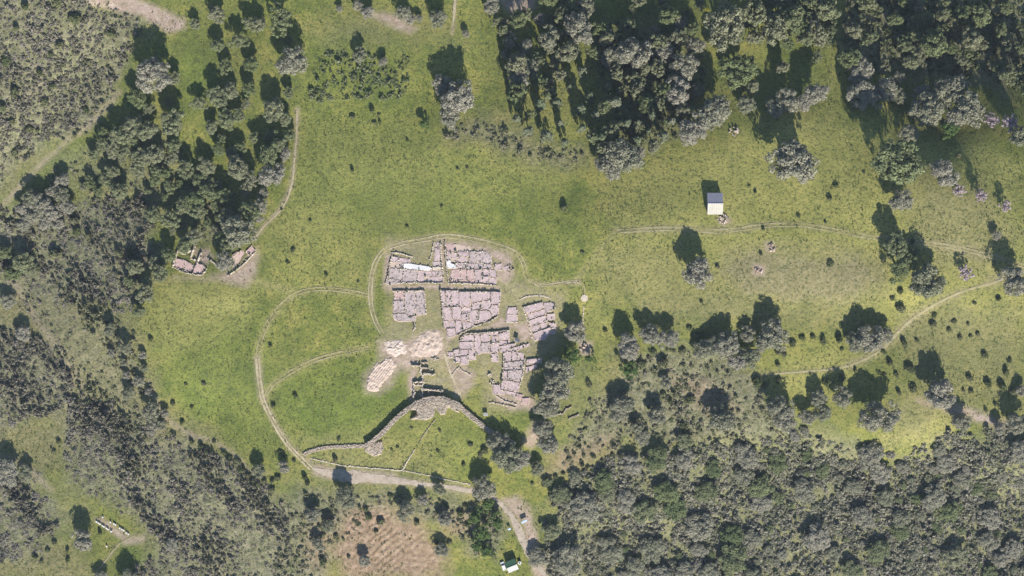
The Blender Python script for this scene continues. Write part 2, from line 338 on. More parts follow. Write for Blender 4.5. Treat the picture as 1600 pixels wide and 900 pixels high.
    for poly, v in (([(480,190),(640,200),(900,250),(860,300),(560,300),(480,280)], .35), ([(1000,300),(1100,240),(1400,230),(1400,370),(1200,360),(1000,380)], .65), ([(230,440),(400,440),(380,500),(260,560),(220,520)], .7), ([(940,270),(1100,225),(1220,180),(1420,180),(1600,250),(1600,480),(1400,500),(1200,470),(1000,470),(940,420)], .6), ([(1400,360),(1600,380),(1600,470),(1440,500),(1400,450)], .5), ([(410,330),(520,300),(570,380),(560,450),(440,450)], .35), ([(700,445),(860,440),(950,440),(960,540),(880,520)], .4),
        ([(1180,560),(1330,540),(1340,600),(1240,640),(1190,620)], .8), ([(1380,650),(1500,630),(1500,690),(1420,720)], .8), ([(970,650),(1130,660),(1130,740),(1080,720),(960,740)], .5), ([(1090,720),(1150,730),(1180,800),(1140,800)], .8), ([(480,700),(650,650),(760,700),(700,740)], .45), ([(640,560),(780,560),(780,640),(720,640),(640,600)], .5), ([(800,80),(920,100),(960,190),(880,220),(810,170)], .6), ([(1290,50),(1330,70),(1330,150),(1290,150)], .8),
        ([(1240,850),(1290,840),(1290,905),(1230,905)], .9), ([(980,780),(1050,800),(1030,830),(980,820)], .8), ([(1380,690),(1400,660),(1450,630),(1460,645),(1420,690)], .9), ([(1490,700),(1560,690),(1570,740),(1520,740)], .8), ([(1570,690),(1600,700),(1600,740),(1580,730)], .6), ([(900,740),(1250,690),(1610,700),(1610,910),(860,910)], .22)):
        add_mask(A['yel'], px, py, poly, 24, v, 22)
    for pts, hf, fe, v in EDGE_DIRT: add_line(A['dirt'], px, py, pts, hf, fe, v)
    for pts, hf, fe, v in TRACK_WEAR: add_line(A['yel'], px, py, pts, hf, fe, v, 3); add_line(A['dry'], px, py, pts, hf * .7, fe, v * .5, 3)
    add_mask(A['dirt'], px, py, [(598,372),(690,370),(800,392),(812,440),(880,455),(880,540),(840,560),(830,640),(765,640),(740,560),(700,620),(640,628),(640,560),(600,560),(600,520),(612,450)], 10, .38, 8); A['dirt'] *= np.clip(.95 + fbm(px * .15, py * .15, 3) * 1.1, .45, 1); 
    inner = (px > -60) & (px < 1660) & (py > -60) & (py < 960)
    z = hgt(px, py)
    rough = .25 + .9 * A['scrub'] + .25 * A['dry'] - .15 * A['dirt']
    z = z + np.where(inner, rough * (.8 * fbm(px * .07, py * .07, 3) + .45 * fbm(px * .3, py * .3, 2)), 0)
    # ploughed contours of the cleared patch
    fr = np.clip(sdist(px, py, [(545,800),(600,795),(660,820),(690,850),(700,905),(540,905),(520,860)]) / 10, 0, 1)
    z = z + .2 * fr * np.clip(.3 + 2.5 * fbm(px * .025 + 8, py * .025, 2), 0, 1) * np.sin((px * .5 + py * .55) * .95 + 14 * fbm(px * .018, py * .018, 3)) + .5 * fr * fbm(px * .3, py * .3, 3)
    X, Y, Z = world(px, py, z)
    ny, nx = sh; idx = np.arange(nx * ny).reshape(sh)
    F = np.stack([idx[1:, :-1], idx[1:, 1:], idx[:-1, 1:], idx[:-1, :-1]], -1).reshape(-1, 4)
    me = mesh_np('ground', np.stack([X, Y, Z], -1), F, M_GROUND, True, A)
    tag(ob('ground', me), 'grassy hilltop and scrubby slopes', None, None, 'structure')

ROAD = [(500,735),(530,742),(575,746),(610,750),(650,755),(700,761),(740,768),(765,775),(785,790),(800,808),(815,835),(830,862),(845,885),(858,910)]
EDGE_DIRT += [([(497,735),(530,742),(575,745),(612,748)], 9, 5, .8), (ROAD, 6, 6, .55),
  ([(402,560),(408,620),(430,662),(455,700),(500,735)], 4, 5, .6), ([(465,170),(463,215),(460,250),(455,290),(440,325),(415,350),(398,372)], 2.5, 4, .7),
  ([(186,145),(150,185),(112,215),(76,245),(30,292),(4,322)], 3, 6, .6), ([(232,598),(246,627),(262,657),(300,680),(335,690),(362,706),(388,735)], 2.2, 4, .6),
  ([(0,712),(22,716),(45,733),(80,765)], 3, 5, .6), ([(205,840),(186,850),(162,880),(146,902)], 2, 4, .4), ([(960,360),(1050,357),(1120,361),(1200,352)], 3, 8, .22),
  ([(596,520),(582,490),(578,455),(583,425)], 3, 5, .35), ([(845,446),(880,442),(905,441)], 3, 4, .5), ([(1430,378),(1500,388),(1560,405)], 4, 10, .25), ([(1330,570),(1380,545),(1410,512),(1450,482),(1500,458)], 3, 10, .35),
  ([(712,-5),(709,30),(706,52)], 2, 3, .6), ([(60,105),(66,130),(50,145),(40,150)], 3, 5, .4), ([(1550,440),(1590,425)], 6, 10, .4), ([(20,440),(45,480),(100,560),(125,600)], 3, 7, .5), ([(272,432),(320,436),(365,440)], 2, 4, .4)]
for T_ in ([(580,462),(550,456),(520,452),(490,452),(465,458),(442,474),(420,502),(406,535),(402,562)], [(576,543),(545,549),(510,557),(475,570),(440,590),(420,608),(414,626)], [(579,470),(580,435),(588,407),(602,390),(625,381),(660,375),(695,369),(735,373),(780,384),(808,397),(819,415),(823,432),(845,446)],
    [(965,361),(1050,357),(1120,361),(1160,357),(1200,352),(1250,351),(1300,359),(1370,372),(1430,378),(1500,388),(1560,404),(1610,418)], [(1188,586),(1260,580),(1320,573),(1375,548),(1410,512),(1450,482),(1500,457),(1550,442),(1600,425)], [(230,440),(300,436),(400,440),(460,455)], [(960,365),(930,400),(900,440)]): TRACK_WEAR.append((T_, 5.5, 6, .9))
build_ground()

def ribbon_mesh(pts, width_px, mat, lift=.09, wob=.18, name='track'):
    P = catmull(pts, 1.6); n = len(P); T = np.gradient(P[:, :2], axis=0); T /= np.linalg.norm(T, axis=1)[:, None] + 1e-9
    N = np.stack([-T[:, 1], T[:, 0]], -1); w = P[:, 2] if P.shape[1] > 2 else np.full(n, width_px)
    K = 5 if np.max(w) > 4 else 3; V = []
    for k in range(K):
        s = k / (K - 1) - .5
        ww = w * (1 + wob * 4 * fbm(np.arange(n) * .23 + 31 * k, np.arange(n) * .05 + 3, 3) * abs(s) * 2) * (np.clip(.95 + 3.2 * fbm(np.arange(n) * .07 + len(P), np.full(n, 2.2 + P[0, 0]), 3), .12, 1.9) if np.max(w) < 2.6 else 1)
        q = P[:, :2] + N * (s * ww)[:, None]
        z = hgt(q[:, 0], q[:, 1]) + lift * (1 - abs(s) * .9) + .04
        X, Y, Z = world(q[:, 0], q[:, 1], z); V.append(np.stack([X, Y, Z], -1))
    V = np.stack(V, 1).reshape(-1, 3); i = np.arange(n - 1)[:, None] * K + np.arange(K - 1)[None]
    F = np.stack([i, i + 1, i + K + 1, i + K], -1).reshape(-1, 4)
    me = mesh_np(name, V, F, mat, True)
    if me.polygons[0].normal.z < 0: me.flip_normals()
    return me
def offset(pts, d):
    P = np.array([p[:2] for p in pts], float); T = np.gradient(P, axis=0); T /= np.linalg.norm(T, axis=1)[:, None] + 1e-9
    return [tuple(q) for q in P + np.stack([-T[:, 1], T[:, 0]], -1) * d]
def twin(pts, gap, w, mat, label):
    a = tag(ob('track', ribbon_mesh(offset(pts, gap), w, mat)), label, None, None, 'structure')
    ob('wheel_rut', ribbon_mesh(offset(pts, -gap), w, mat, name='wheel_rut'), a)
def single(name, pts, w, mat, label, wob=.25):
    return tag(ob(name, ribbon_mesh(pts, w, mat, wob=wob, name=name)), label, None, None, 'structure')
single('road', [(488,731,3),(505,738,9),(535,743,17),(575,746,17),(610,750,12),(650,755,8),(700,761,7),(740,768,8),(765,775,8),(785,790,8),(800,808,9),(812,832,13),(826,862,13),(842,886,8),(858,910,7)], 8, M_ROAD, 'pale gravel road curving below the ring wall')
twin([(402,560),(406,600),(412,628),(428,660),(445,688),(462,708),(486,732)], 2.4, 2.0, M_RUTP, 'pale twin-rut track running down to the gravel road')
twin([(580,462),(550,456),(520,452),(490,452),(465,458),(442,474),(420,502),(406,535),(402,562)], 2.4, 1.2, M_RUT, 'grassy twin-rut track looping on the left field')
twin([(576,543),(545,549),(510,557),(475,570),(440,590),(420,608),(414,626)], 2.4, 1.2, M_RUT, 'grassy twin-rut track crossing the lower left field')
twin([(598,522),(586,500),(579,470),(580,435),(588,407),(602,390),(625,381),(660,375),(695,369),(735,373),(780,384),(808,397),(819,415),(823,432),(845,446)], 2.6, 1.2, M_RUTP, 'twin-rut track skirting the north side of the excavations')
twin([(845,446),(868,444),(890,440),(906,441),(912,452),(910,470)], 1.6, 1.3, M_RUTP, 'short pale rut bending to the round slab')
twin([(965,361),(1050,357),(1120,361),(1160,357),(1200,352),(1250,351),(1300,359),(1370,372),(1430,378),(1500,388),(1560,404),(1610,418)], 2.6, 1.7, M_RUT, 'grassy twin-rut track passing below the shed')
single('track', [(1188,586,2),(1260,580,3.5),(1320,573,4),(1375,548,4),(1410,512,5),(1450,482,4),(1500,457,3.5),(1550,442,4),(1600,425,3)], 3, M_RUT, 'earth track slanting across the right hillside')
single('footpath', [(464,172,2.4),(463,215,2.6),(460,250,3),(456,288,3),(441,325,2.2),(416,350,1.8),(396,374,2)], 2, M_RUTP, 'pale footpath along the wood edge of the plateau')
single('footpath', [(694,552,3),(701,575,3),(708,592,3.6),(717,612,4),(719,621,3)], 3, M_RUTP, 'trodden earth footpath beside the lower excavation')
single('footpath', [(697,556,1.8),(705,572,1.8),(714,582,1.6),(722,588,1.4)], 2, M_RUTP, 'thin trodden footpath branching right of the spoil')
single('footpath', [(205,840,2),(186,850,2),(162,880,2.4),(146,904,2.4)], 2, M_RUT, 'narrow grass footpath leading to the beehives')
single('footpath', [(711,-6,2.4),(709,25,2.4),(706,50,2)], 2, M_RUTP, 'thin pale footpath at the top edge')

# ------------------------------------------------------------------ foliage prototypes (unit crown radius)
def leaf_cloud(cent, rad, per, size, rng, squash=.85, up=.35):
    V = []; T = []
    for c, r in zip(cent, rad):
        d = rng.normal(size=(per, 3)); d[:, 2] += up; d /= np.linalg.norm(d, axis=1)[:, None]
        p = c + d * (r * (.72 + .38 * rng.random(per)))[:, None] * np.array([1, 1, squash])
        nrm = d + rng.normal(size=(per, 3)) * .45; nrm /= np.linalg.norm(nrm, axis=1)[:, None]
        u = np.cross(nrm, rng.normal(size=(per, 3))); u /= np.linalg.norm(u, axis=1)[:, None]; w = np.cross(nrm, u)
        s = (size * (.6 + .8 * rng.random(per)))[:, None]
        V.append(np.stack([p - u * s - w * s * .55, p + u * s * .9 - w * s * .7, p + u * s + w * s * .6, p - u * s * .8 + w * s * .75], 1))
    V = np.concatenate(V).reshape(-1, 3); return V, np.arange(len(V)).reshape(-1, 4)
def crown_round(seed, ncl=64, per=90, flat=.72, size=.058, spread=1.0):
    rng = np.random.default_rng(seed); c = []; r = []
    lob = rng.normal(size=(5, 2)) * .28
    for k in range(ncl):
        d = rng.normal(size=3); d[2] = abs(d[2]) * .9 - .25; d /= np.linalg.norm(d)
        q = d * (.58 + .3 * rng.random()) * np.array([spread, spread, flat]); q[:2] += lob[k % 5]
        c.append(q); r.append(.2 + .16 * rng.random())
    V, F = leaf_cloud(np.array(c), np.array(r), per, size, rng)
    V /= np.percentile(np.hypot(V[:, 0], V[:, 1]), 90); return V, F
def crown_tall(seed, ncl=34, per=70, size=.085):
    rng = np.random.default_rng(seed); c = []; r = []
    for k in range(ncl):
        t = rng.random(); a = rng.random() * 6.283; rr = (.75 * (1 - t * .72)) * (.4 + .6 * rng.random())
        c.append((rr * math.cos(a), rr * math.sin(a), -1.0 + 2.6 * t)); r.append(.3 * (1.1 - .5 * t))
    V, F = leaf_cloud(np.array(c), np.array(r), per, size, rng); return V, F
def crown_wispy(seed, per=26):
    rng = np.random.default_rng(seed); c = []; r = []
    for k in range(54):
        d = rng.normal(size=3); d[2] = abs(d[2]); d /= np.linalg.norm(d); c.append(d * (.2 + .75 * rng.random()) * np.array([1, 1, .9])); r.append(.1 + .08 * rng.random())
    return leaf_cloud(np.array(c), np.array(r), per, .05, rng)
def trunk_mesh(seed, hgt_, rad, spread):
    rng = np.random.default_rng(seed); b = MB(); top = np.array([rng.normal() * .12, rng.normal() * .12, hgt_])
    b.tube((0, 0, -.25), top * .5, rad, rad * .75, 7); b.tube(top * .5, top, rad * .75, rad * .5, 7)
    for k in range(5):
        a = k * 1.257 + rng.random(); e = top + np.array([math.cos(a) * spread, math.sin(a) * spread, .35 + .3 * rng.random()])
        b.tube(top * (.75 + .05 * k), e, rad * .4, rad * .12, 5)
    return b.mesh('trunk', M_BARK, True)
CROWN = {}; TRUNK = {}
def protos(kind, mat, gens, zc, zt, rad, spread):
    CROWN[kind] = [mesh_np('crown', V + np.array([0, 0, zc]), F, mat, True) for V, F in gens]
    TRUNK[kind] = [trunk_mesh(i + 5, zt, rad, spread) for i in range(len(gens))]
protos('oak', M_OAK, [crown_round(i) for i in range(6)], 1.15, .75, .11, .6)
protos('grey', M_GREY, [crown_round(20 + i, 74, 90, .66, .052) for i in range(5)], 1.1, .7, .1, .6)
protos('young', M_YOUNG, [crown_tall(40 + i) for i in range(5)], 1.7, 1.2, .1, .35)
protos('green', M_GREEN, [crown_round(60 + i, 50, 80, .75) for i in range(2)], 1.1, .7, .1, .55)
protos('blossom', M_BLOS, [crown_wispy(70 + i) for i in range(4)], .75, .5, .06, .6)
M_DULL = mat_leaf('dull_green_leaf', (.12, .15, .07), (.15, .175, .085), (.18, .195, .11))
protos('dull', M_DULL, [crown_round(90 + i, 60, 80, .62) for i in range(3)], 1.0, .65, .1, .55)
protos('yellow', M_YEL, [crown_round(80, 26, 40, .8)], 1.0, .6, .08, .5)
KIND_NAME = {'oak': 'oak_tree', 'grey': 'grey_leaved_tree', 'young': 'young_tree', 'green': 'green_tree', 'blossom': 'blossom_tree', 'yellow': 'yellow_flowering_shrub', 'dull': 'dull_green_tree'}
ZC = {'oak': 1.15, 'grey': 1.1, 'young': 1.7, 'green': 1.1, 'blossom': .75, 'yellow': 1.0, 'dull': 1.0}
NTREE = [0]
def tree(px, py, r, kind, label, group=None, tall=1.0):
    i = NTREE[0]; NTREE[0] += 1; rm = r * S
    if kind == 'young': rm *= 1.05
    z = float(hgt(px, py)); x, y, _ = world(px, py, z + ZC[kind] * rm * tall)
    e = bpy.data.objects.new(KIND_NAME[kind], None); COL.objects.link(e); e.location = (float(x), float(y), z); e.empty_display_size = .5
    e.rotation_euler = (0, 0, random.random() * 6.283); e.scale = (rm * (.93 + .14 * random.random()), rm * (.93 + .14 * random.random()), rm * tall)
    v = i % len(CROWN[kind])
    ob('trunk', TRUNK[kind][v], e); ob('crown', CROWN[kind][v], e)
    tag(e, label, 'shrub' if kind == 'yellow' else 'tree', group); return e
ORD = ['', 'first', 'second', 'third', 'fourth', 'fifth', 'sixth', 'seventh', 'eighth', 'ninth', 'tenth', 'eleventh', 'twelfth', 'thirteenth', 'fourteenth', 'fifteenth', 'sixteenth']
def stand(trees, kind, adj, where, group, share=False, tall=1.0, noun='trees'):
    ts = sorted(trees, key=lambda t: t[0]); n = len(ts)
    for i, t in enumerate(ts):
        k = t[3] if len(t) > 3 else kind
        if not n: break
        if share or n > 16: lab = '%s %s %s' % (adj, noun.rstrip('s'), where)
        elif n == 1: lab = 'lone %s %s %s' % (adj, noun.rstrip('s'), where)
        elif i == 0: lab = 'leftmost of the %s %s %s' % (adj, noun, where)
        elif i == n - 1: lab = 'rightmost of the %s %s %s' % (adj, noun, where)
        else: lab = '%s from left, %s %s %s' % (ORD[i + 1], adj, noun, where)
        tree(t[0], t[1], t[2], k, lab, group, tall)

# single trees with a look or place of their own
for px, py, r, k, lab in (
 (241,115,26,'grey','large grey round tree at the edge of the upper left scrub'), (214,153,14,'oak','brownish round tree just below the large grey tree, upper left'),
 (455,95,22,'grey','thin-crowned brownish tree right of the upper left grove'), (438,30,22,'oak','broad grey tree near the top edge, left of centre'),
 (1238,256,31,'grey','large round lone tree right of the shed'), (1402,255,31,'oak','big lobed tree in the meadow below the upper right wood'),
 (1471,270,19,'grey','round tree right of the big lobed meadow tree'), (1407,312,16,'grey','smaller grey tree directly below the big lobed meadow tree'),
 (1398,383,19,'oak','upper of the two stacked round trees on the track'), (1408,420,20,'oak','lower of the two stacked round trees beside the track'),
 (1445,440,25,'grey','wide grey tree right of the two stacked trees'), (1588,440,22,'grey','round grey tree cut by the right edge above the slanting track'),
 (1092,426,21,'grey','lone round tree in the meadow below the shed'), (985,543,18,'grey','lone grey tree left of the double crown, middle slope'),
 (1210,522,21,'grey','grey tree left of the shrub row on the right slope'), (1467,615,21,'grey','pale grey tree right of the terrace patch on the lower right slope'),
 (1370,655,26,'grey','large grey tree left of the terrace patch, lower right'), (754,762,17,'grey','round grey tree standing over the gravel road'),
 (538,778,16,'grey','grey tree below the wide part of the gravel road'), (187,297,12,'oak','pale round tree alone above the left scrub hollow'),
 (1482,203,14,'green','bright green tree below the upper right wood edge'), (663,195,8,'green','small dark green tree under the three-crown clump'),
 (892,556,13,'green','bright green bushy tree right of the lower excavation'), (922,560,8,'green','small green bush tree beside the pink pit'),
 (982,575,13,'green','dull green tree below the lone grey tree, middle slope'), (424,210,9,'oak','small round tree beside the pale edge footpath'),
 (132,845,16,'grey','tall dark tree left of the beehives'), (350,408,14,'grey','round tree touching the right-hand outlying ruin'), (290,383,12,'oak','round tree above the left outlying ruin'),
 (375,360,23,'grey','widest grey tree above the right-hand outlying ruin'), (897,517,15,'grey','grey tree shading the right excavated block'),
 (1175,135,10,'oak','small crown at lower right of the pale lobed tree'), (1152,113,25,'oak','pale lobed round tree standing in deep shade, upper right'),
 (727,53,6,'grey','small round tree beside the thin top footpath')):
    tree(px, py, r, k, lab, None, 1.25 if k == 'young' else 1.0)
stand([(1498,297,12),(1532,306,12),(1570,322,10)], 'blossom', 'pink blossoming', 'in the right meadow', 'blossom trees in the meadow')
tree(1508,428,14,'blossom','pale blossoming tree below the track near the right edge', 'blossom trees in the meadow')
stand([(1548,188,14),(1577,192,15)], 'blossom', 'pinkish flowering', 'at the upper right wood edge', 'blossom trees at the wood edge')
stand([(938,79,4),(1105,15,4)], 'yellow', 'small yellow flowering', 'in the upper wood', 'yellow flowering shrubs', noun='shrubs')
stand([(690,133,15),(714,152,24),(700,178,18)], 'grey', 'clumped grey', 'casting the long shadow above the field', 'three-crown clump')
stand([(1015,525,15),(1045,527,15)], 'grey', 'double-crown grey', 'in the middle slope', 'double crown')
stand([(1095,546,12),(1112,543,15),(1133,538,19)], 'grey', 'joined grey', 'right of the double crown', 'joined grey trees')
stand([(1170,524,12),(1192,531,14),(1172,560,16),(1150,563,16)], 'grey', 'grey', 'between joined trees and shrub row', 'grey trees above the slanting track')
stand([(1335,535,14),(1358,530,20),(1380,524,14)], 'grey', 'merged grey', 'at the right end of the shrub row', 'merged grey trees')
stand([(875,583,22),(868,612,20),(856,634,17),(848,668,13)], 'grey', 'shady grey', 'on the right edge of the lower excavations', 'trees beside the lower excavations')
stand([(775,692,15),(792,712,20),(808,722,18),(857,695,15),(838,732,10)], 'grey', 'grey', 'at the right end of the ring wall', 'trees at the wall end')
stand([(1215,638,18),(1228,655,16),(1262,650,12),(1285,646,14),(1280,622,12),(1318,622,15)], 'grey', 'dark-shadowed grey', 'left of the terrace patch', 'trees left of the terrace')
stand([(975,630,15),(965,645,13),(1025,648,14),(1042,598,9),(1130,655,18),(1122,640,12),(995,667,9)], 'grey', 'scattered grey', 'on the middle right slope', 'middle slope trees')
stand([(630,20,11),(641,29,8),(655,28,6),(685,30,13),(575,20,9),(560,8,8),(770,10,13),(563,88,11),(598,95,7),(530,14,5)], 'grey', 'small grey', 'near the top edge, centre left', 'small trees near the top edge')
stand([(338,22,12),(305,38,8),(390,35,10),(373,65,13),(340,70,10),(353,105,11),(392,100,11),(405,38,10),(447,62,9)], 'oak', 'round', 'in the top row group of the upper left grove', 'upper left grove, top')
stand([(272,122,10),(311,162,11),(340,152,14),(361,142,11),(388,140,11),(385,162,8),(332,198,10),(355,188,13),(372,180,10),(398,215,8),(450,145,9),(428,170,16),(445,186,9)], 'oak', 'round', 'in the middle of the upper left grove', 'upper left grove, middle')
stand([(268,190,19),(264,160,7),(232,172,9),(208,196,15),(190,212,15),(232,205,14),(217,245,13),(240,243,14),(215,265,11),(245,267,9),(270,246,11),(290,265,13),(160,228,12),(270,226,11),(175,267,10),(330,285,8)], 'oak', 'round', 'along the pale rocky path side of the grove', 'upper left grove, path side')
stand([(342,232,10),(372,262,16),(392,282,12),(325,300,13),(305,312,14),(338,320,9),(310,330,12),(360,345,14),(390,332,16),(336,360,8),(285,322,12),(267,342,14),(240,335,12),(270,361,6),(357,384,12),(422,240,16)], 'oak', 'crowded', 'in the dark wood above the outlying ruins', 'dark wood above the ruins')
stand([(422,277,17),(437,262,8),(405,322,12),(402,342,8),(445,240,9),(412,302,8)], 'grey', 'grey', 'overhanging the pale edge footpath', 'trees along the edge footpath')
stand([(265,397,10),(250,427,12),(210,417,11),(240,410,9),(228,460,13),(217,486,9),(255,408,7),(232,442,9),(202,440,8)], 'oak', 'leafy', 'along the steep edge left of the left ruin', 'trees on the steep left edge')
stand([(172,517,9),(195,542,11),(222,555,6),(225,575,6),(217,596,8),(232,613,6),(237,643,13),(258,645,7),(250,663,8),(200,612,10),(235,667,10),(175,552,6),(192,566,6),(198,586,6)], 'grey', 'small grey', 'on the lower left plateau edge', 'trees on the lower left plateau edge')
stand([(97,280,11),(82,297,10),(50,310,13),(67,317,15),(97,307,12),(37,325,11),(82,330,13),(57,335,13),(107,322,11),(40,350,11),(70,347,11),(92,350,9)], 'grey', 'greyish', 'in the clump at the left edge below the rocky path', 'left edge clump')
stand([(35,410,14),(20,427,12),(8,396,10),(50,420,9)], 'oak', 'bushy', 'at the left edge beside the bare hollow', 'left edge trees')
stand([(8,738,19),(42,742,12),(203,912,18),(270,852,10),(158,905,11),(35,520,12),(12,470,12)], 'grey', 'dark grey', 'spread over the lower left slope', 'lower left slope trees', tall=.62)
stand([(860,62,17),(900,45,24),(912,12,16),(820,72,11),(828,108,14),(810,125,14),(798,65,12),(790,85,8),(845,30,10),(870,92,8)], 'grey', 'big grey', 'in the left part of the upper wood', 'upper wood, left part', tall=1.35)
stand([(845,163,12),(870,160,10),(910,110,9),(922,150,8),(950,135,9),(931,180,9),(907,170,10),(827,205,11),(855,212,12),(875,193,8),(910,200,9),(890,135,6),(882,222,8),(940,215,10),(808,185,8),(862,128,6)], 'young', 'slim young', 'in the planted rows below the upper wood', 'young planted trees, left rows', tall=1.45)
stand([(962,160,13),(980,193,10),(997,192,7),(1037,213,11),(1020,180,8),(995,220,10),(1013,205,7),(970,220,8),(1050,190,8)], 'young', 'slim young', 'in the dark hollow left of the white rock', 'young planted trees, right rows', tall=1.5)
stand([(985,85,24),(958,88,17),(1010,80,14),(1040,82,14),(1020,52,12),(1062,38,12),(1068,105,19),(1085,73,13),(1062,145,19),(1090,140,10)], 'grey', 'grey', 'in the middle of the upper wood', 'upper wood, middle', tall=1.35)
stand([(1132,38,28),(1175,18,22),(1190,55,10),(1150,55,14),(1208,48,19),(1238,28,18),(1272,48,16),(1292,18,19),(1230,68,9),(1277,88,9),(1222,106,9)], 'oak', 'pale lobed', 'in the top row of the right-hand wood', 'upper right wood, top row', tall=1.6)
stand([(1114,172,25),(1166,163,13),(1082,208,21),(1210,170,14),(1235,158,17),(1272,150,17),(1255,162,11),(1100,190,15)], 'grey', 'pale grey', 'along the wood edge behind the white rock', 'wood edge behind the white rock')
stand([(1332,47,13),(1358,60,11),(1377,15,6),(1350,4,14),(1410,3,7),(1437,32,11),(1472,45,8),(1460,68,19),(1485,75,10),(1518,62,16),(1538,70,8),(1478,22,9),(1505,25,14),(1530,20,17)], 'oak', 'lit', 'standing out of the deep shade, upper right', 'upper right shaded wood', tall=1.9)
stand([(1561,48,11),(1590,44,8),(1572,78,8),(1587,74,4),(1575,117,12),(1502,95,10)], 'oak', 'small lit', 'in the shade at the upper right corner', 'upper right corner', tall=1.9)
stand([(1342,112,20),(1348,148,20),(1378,140,21),(1407,150,12),(1405,122,9),(1448,175,26),(1488,143,24),(1515,170,23),(1450,150,17),(1495,180,18),(1420,210,13),(1592,214,15)], 'grey', 'pale grey', 'along the wood edge above the right meadow', 'wood edge above the right meadow')
stand([(970,245,26),(955,262,17),(940,250,12),(1000,238,9)], 'grey', 'thin grey', 'at the tip of the wood above the field', 'wood tip above the field')
stand([(445,730,9),(405,735,10),(685,765,9),(660,782,8),(632,797,13),(695,812,11),(490,805,11),(512,822,9),(690,860,10),(570,875,9),(495,850,9)], 'grey', 'small grey', 'round the cleared reddish patch', 'trees round the cleared patch')
stand([(760,790,12),(776,815,13),(755,830,13),(745,850,11),(762,862,10),(742,812,10)], 'green', 'dark green', 'in the thicket left of the road bend', 'thicket left of the road bend')
stand([(1502,658,13),(1590,660,15),(1597,610,8),(1560,668,9)], 'grey', 'round grey', 'at the right edge below the dotted slope', 'right edge trees')
tree(1427,392,8,'oak','small round tree touching the right side of the stacked trees'); tree(1556,368,7,'grey','small slender tree between the track and blossom trees')
# the dense wood of the lower right
wood = [(857,752,8),(875,770,15),(897,747,9),(912,795,22),(885,872,24),(955,860,20),(1010,795,20),(1052,797,20),(1090,825,22),(1040,770,17),(1025,722,18),(990,727,15),(1072,718,16),
 (1100,765,18),(1112,735,14),(1020,860,18),(1145,878,24),(1145,838,15),(1170,712,20),(1162,742,15),(1190,762,17),(1070,692,13),(1005,685,11),(947,750,16),(950,772,13),(976,782,16),(990,887,15),(840,870,14),(860,830,14)]
wr = np.random.default_rng(5); poly_w = [(1180,700),(1240,670),(1330,690),(1400,715),(1480,690),(1540,700),(1620,680),(1620,920),(1050,920),(930,905),(870,905),(850,850),(930,820),(1060,860),(1130,800)]
holes = [([(1480,690),(1560,690),(1565,735),(1520,740)]), ([(1130,690),(1160,720),(1180,770),(1150,770),(1115,720)]), ([(1235,850),(1292,838),(1300,910),(1225,910)]), ([(1130,770),(1190,775),(1190,840),(1150,850)]), ([(905,815),(960,825),(940,880),(900,850)]), ([(1040,815),(1070,815),(1060,850),(1030,850)]), ([(1220,790),(1260,795),(1270,850),(1220,860)]), ([(1480,780),(1510,780),(1500,830)]), ([(1560,760),(1605,760),(1600,840),(1570,830)]), ([(1340,755),(1375,760),(1370,785),(1340,785)])]
tries = 0
while len(wood) < 165 and tries < 14000:
    tries += 1; x, y = wr.uniform(850, 1612), wr.uniform(665, 912); r = 5 + 15 * wr.random() ** 3
    P = (np.array([x]), np.array([y]))
    if not inpoly(*P, poly_w)[0] or any(inpoly(*P, h)[0] for h in holes): continue
    if any((x - t[0]) ** 2 + (y - t[1]) ** 2 < (.75 * (r + t[2])) ** 2 for t in wood): continue
    wood.append((float(x), float(y), float(r)))
WZ = [(1010, 'near the road end'), (1100, 'left of the grassy gaps'), (1180, 'right of the grassy gaps'), (1260, 'above the yellow clearing'), (1340, 'left of the dense centre'), (1420, 'in the dense centre'), (1510, 'right of the dense centre'), (9999, 'in the right corner')]
x0 = 0
for x1, where in WZ:
    for y0, y1, band in ((0, 755, 'upper'), (755, 830, 'middle'), (830, 999, 'bottom')):
        stand([(t[0], t[1], t[2], ('grey', 'grey', 'oak', 'grey', 'grey', 'dull')[int(t[0] * 7 + t[1] * 3) % 6]) for t in wood if x0 <= t[0] < x1 and y0 <= t[1] < y1], 'grey', band + ' grey-green', where + ' of the lower right wood', 'lower right wood, %s, %s' % (where, band), tall=.58)
    x0 = x1
# crowns in the deep shade of the upper wood
fill = []; tries = 0
done = [(o.location.x / S + 800, 450 - o.location.y / S, o.scale.x / S) for o in list(COL.objects) if o.type == 'EMPTY' and o.location.y > 40]
UW = [(1110,60),(1200,-10),(1620,-10),(1620,170),(1560,165),(1540,100),(1420,110),(1330,100),(1290,60)]; UM = [(770,20),(840,-10),(1100,-10),(1100,60),(1095,150),(1085,200),(1030,235),(960,235),(880,215),(820,190),(790,140)]
while len(fill) < 150 and tries < 14000:
    tries += 1; x, y = wr.uniform(770, 1612), wr.uniform(-8, 235); r = 6 + 9 * wr.random(); P = (np.array([x]), np.array([y]))
    if not (inpoly(*P, UW)[0] or inpoly(*P, UM)[0]): continue
    if any((x - t[0]) ** 2 + (y - t[1]) ** 2 < (.64 * (r + t[2])) ** 2 for t in done + fill): continue
    if x > 1300 and sum(1 for t in fill if t[0] > 1300) >= 26: continue
    if x < 1110 and sum(1 for t in fill if t[0] < 1110) >= 64: continue
    fill.append((float(x), float(y), float(r)))
def bands(lst, cuts, kind, adj, where, group, tall=1.0):
    x0 = -999
    for x1, nm in cuts:
        for yy0, yy1, v in ((-99, 45, 'top'), (45, 95, 'upper'), (95, 150, 'middle'), (150, 999, 'lower')):
            stand([t for t in lst if x0 <= t[0] < x1 and yy0 <= t[1] < yy1], kind, adj, 'in the %s %s of the %s' % (v, nm, where), '%s, %s %s' % (group, v, nm), tall=tall)
        x0 = x1
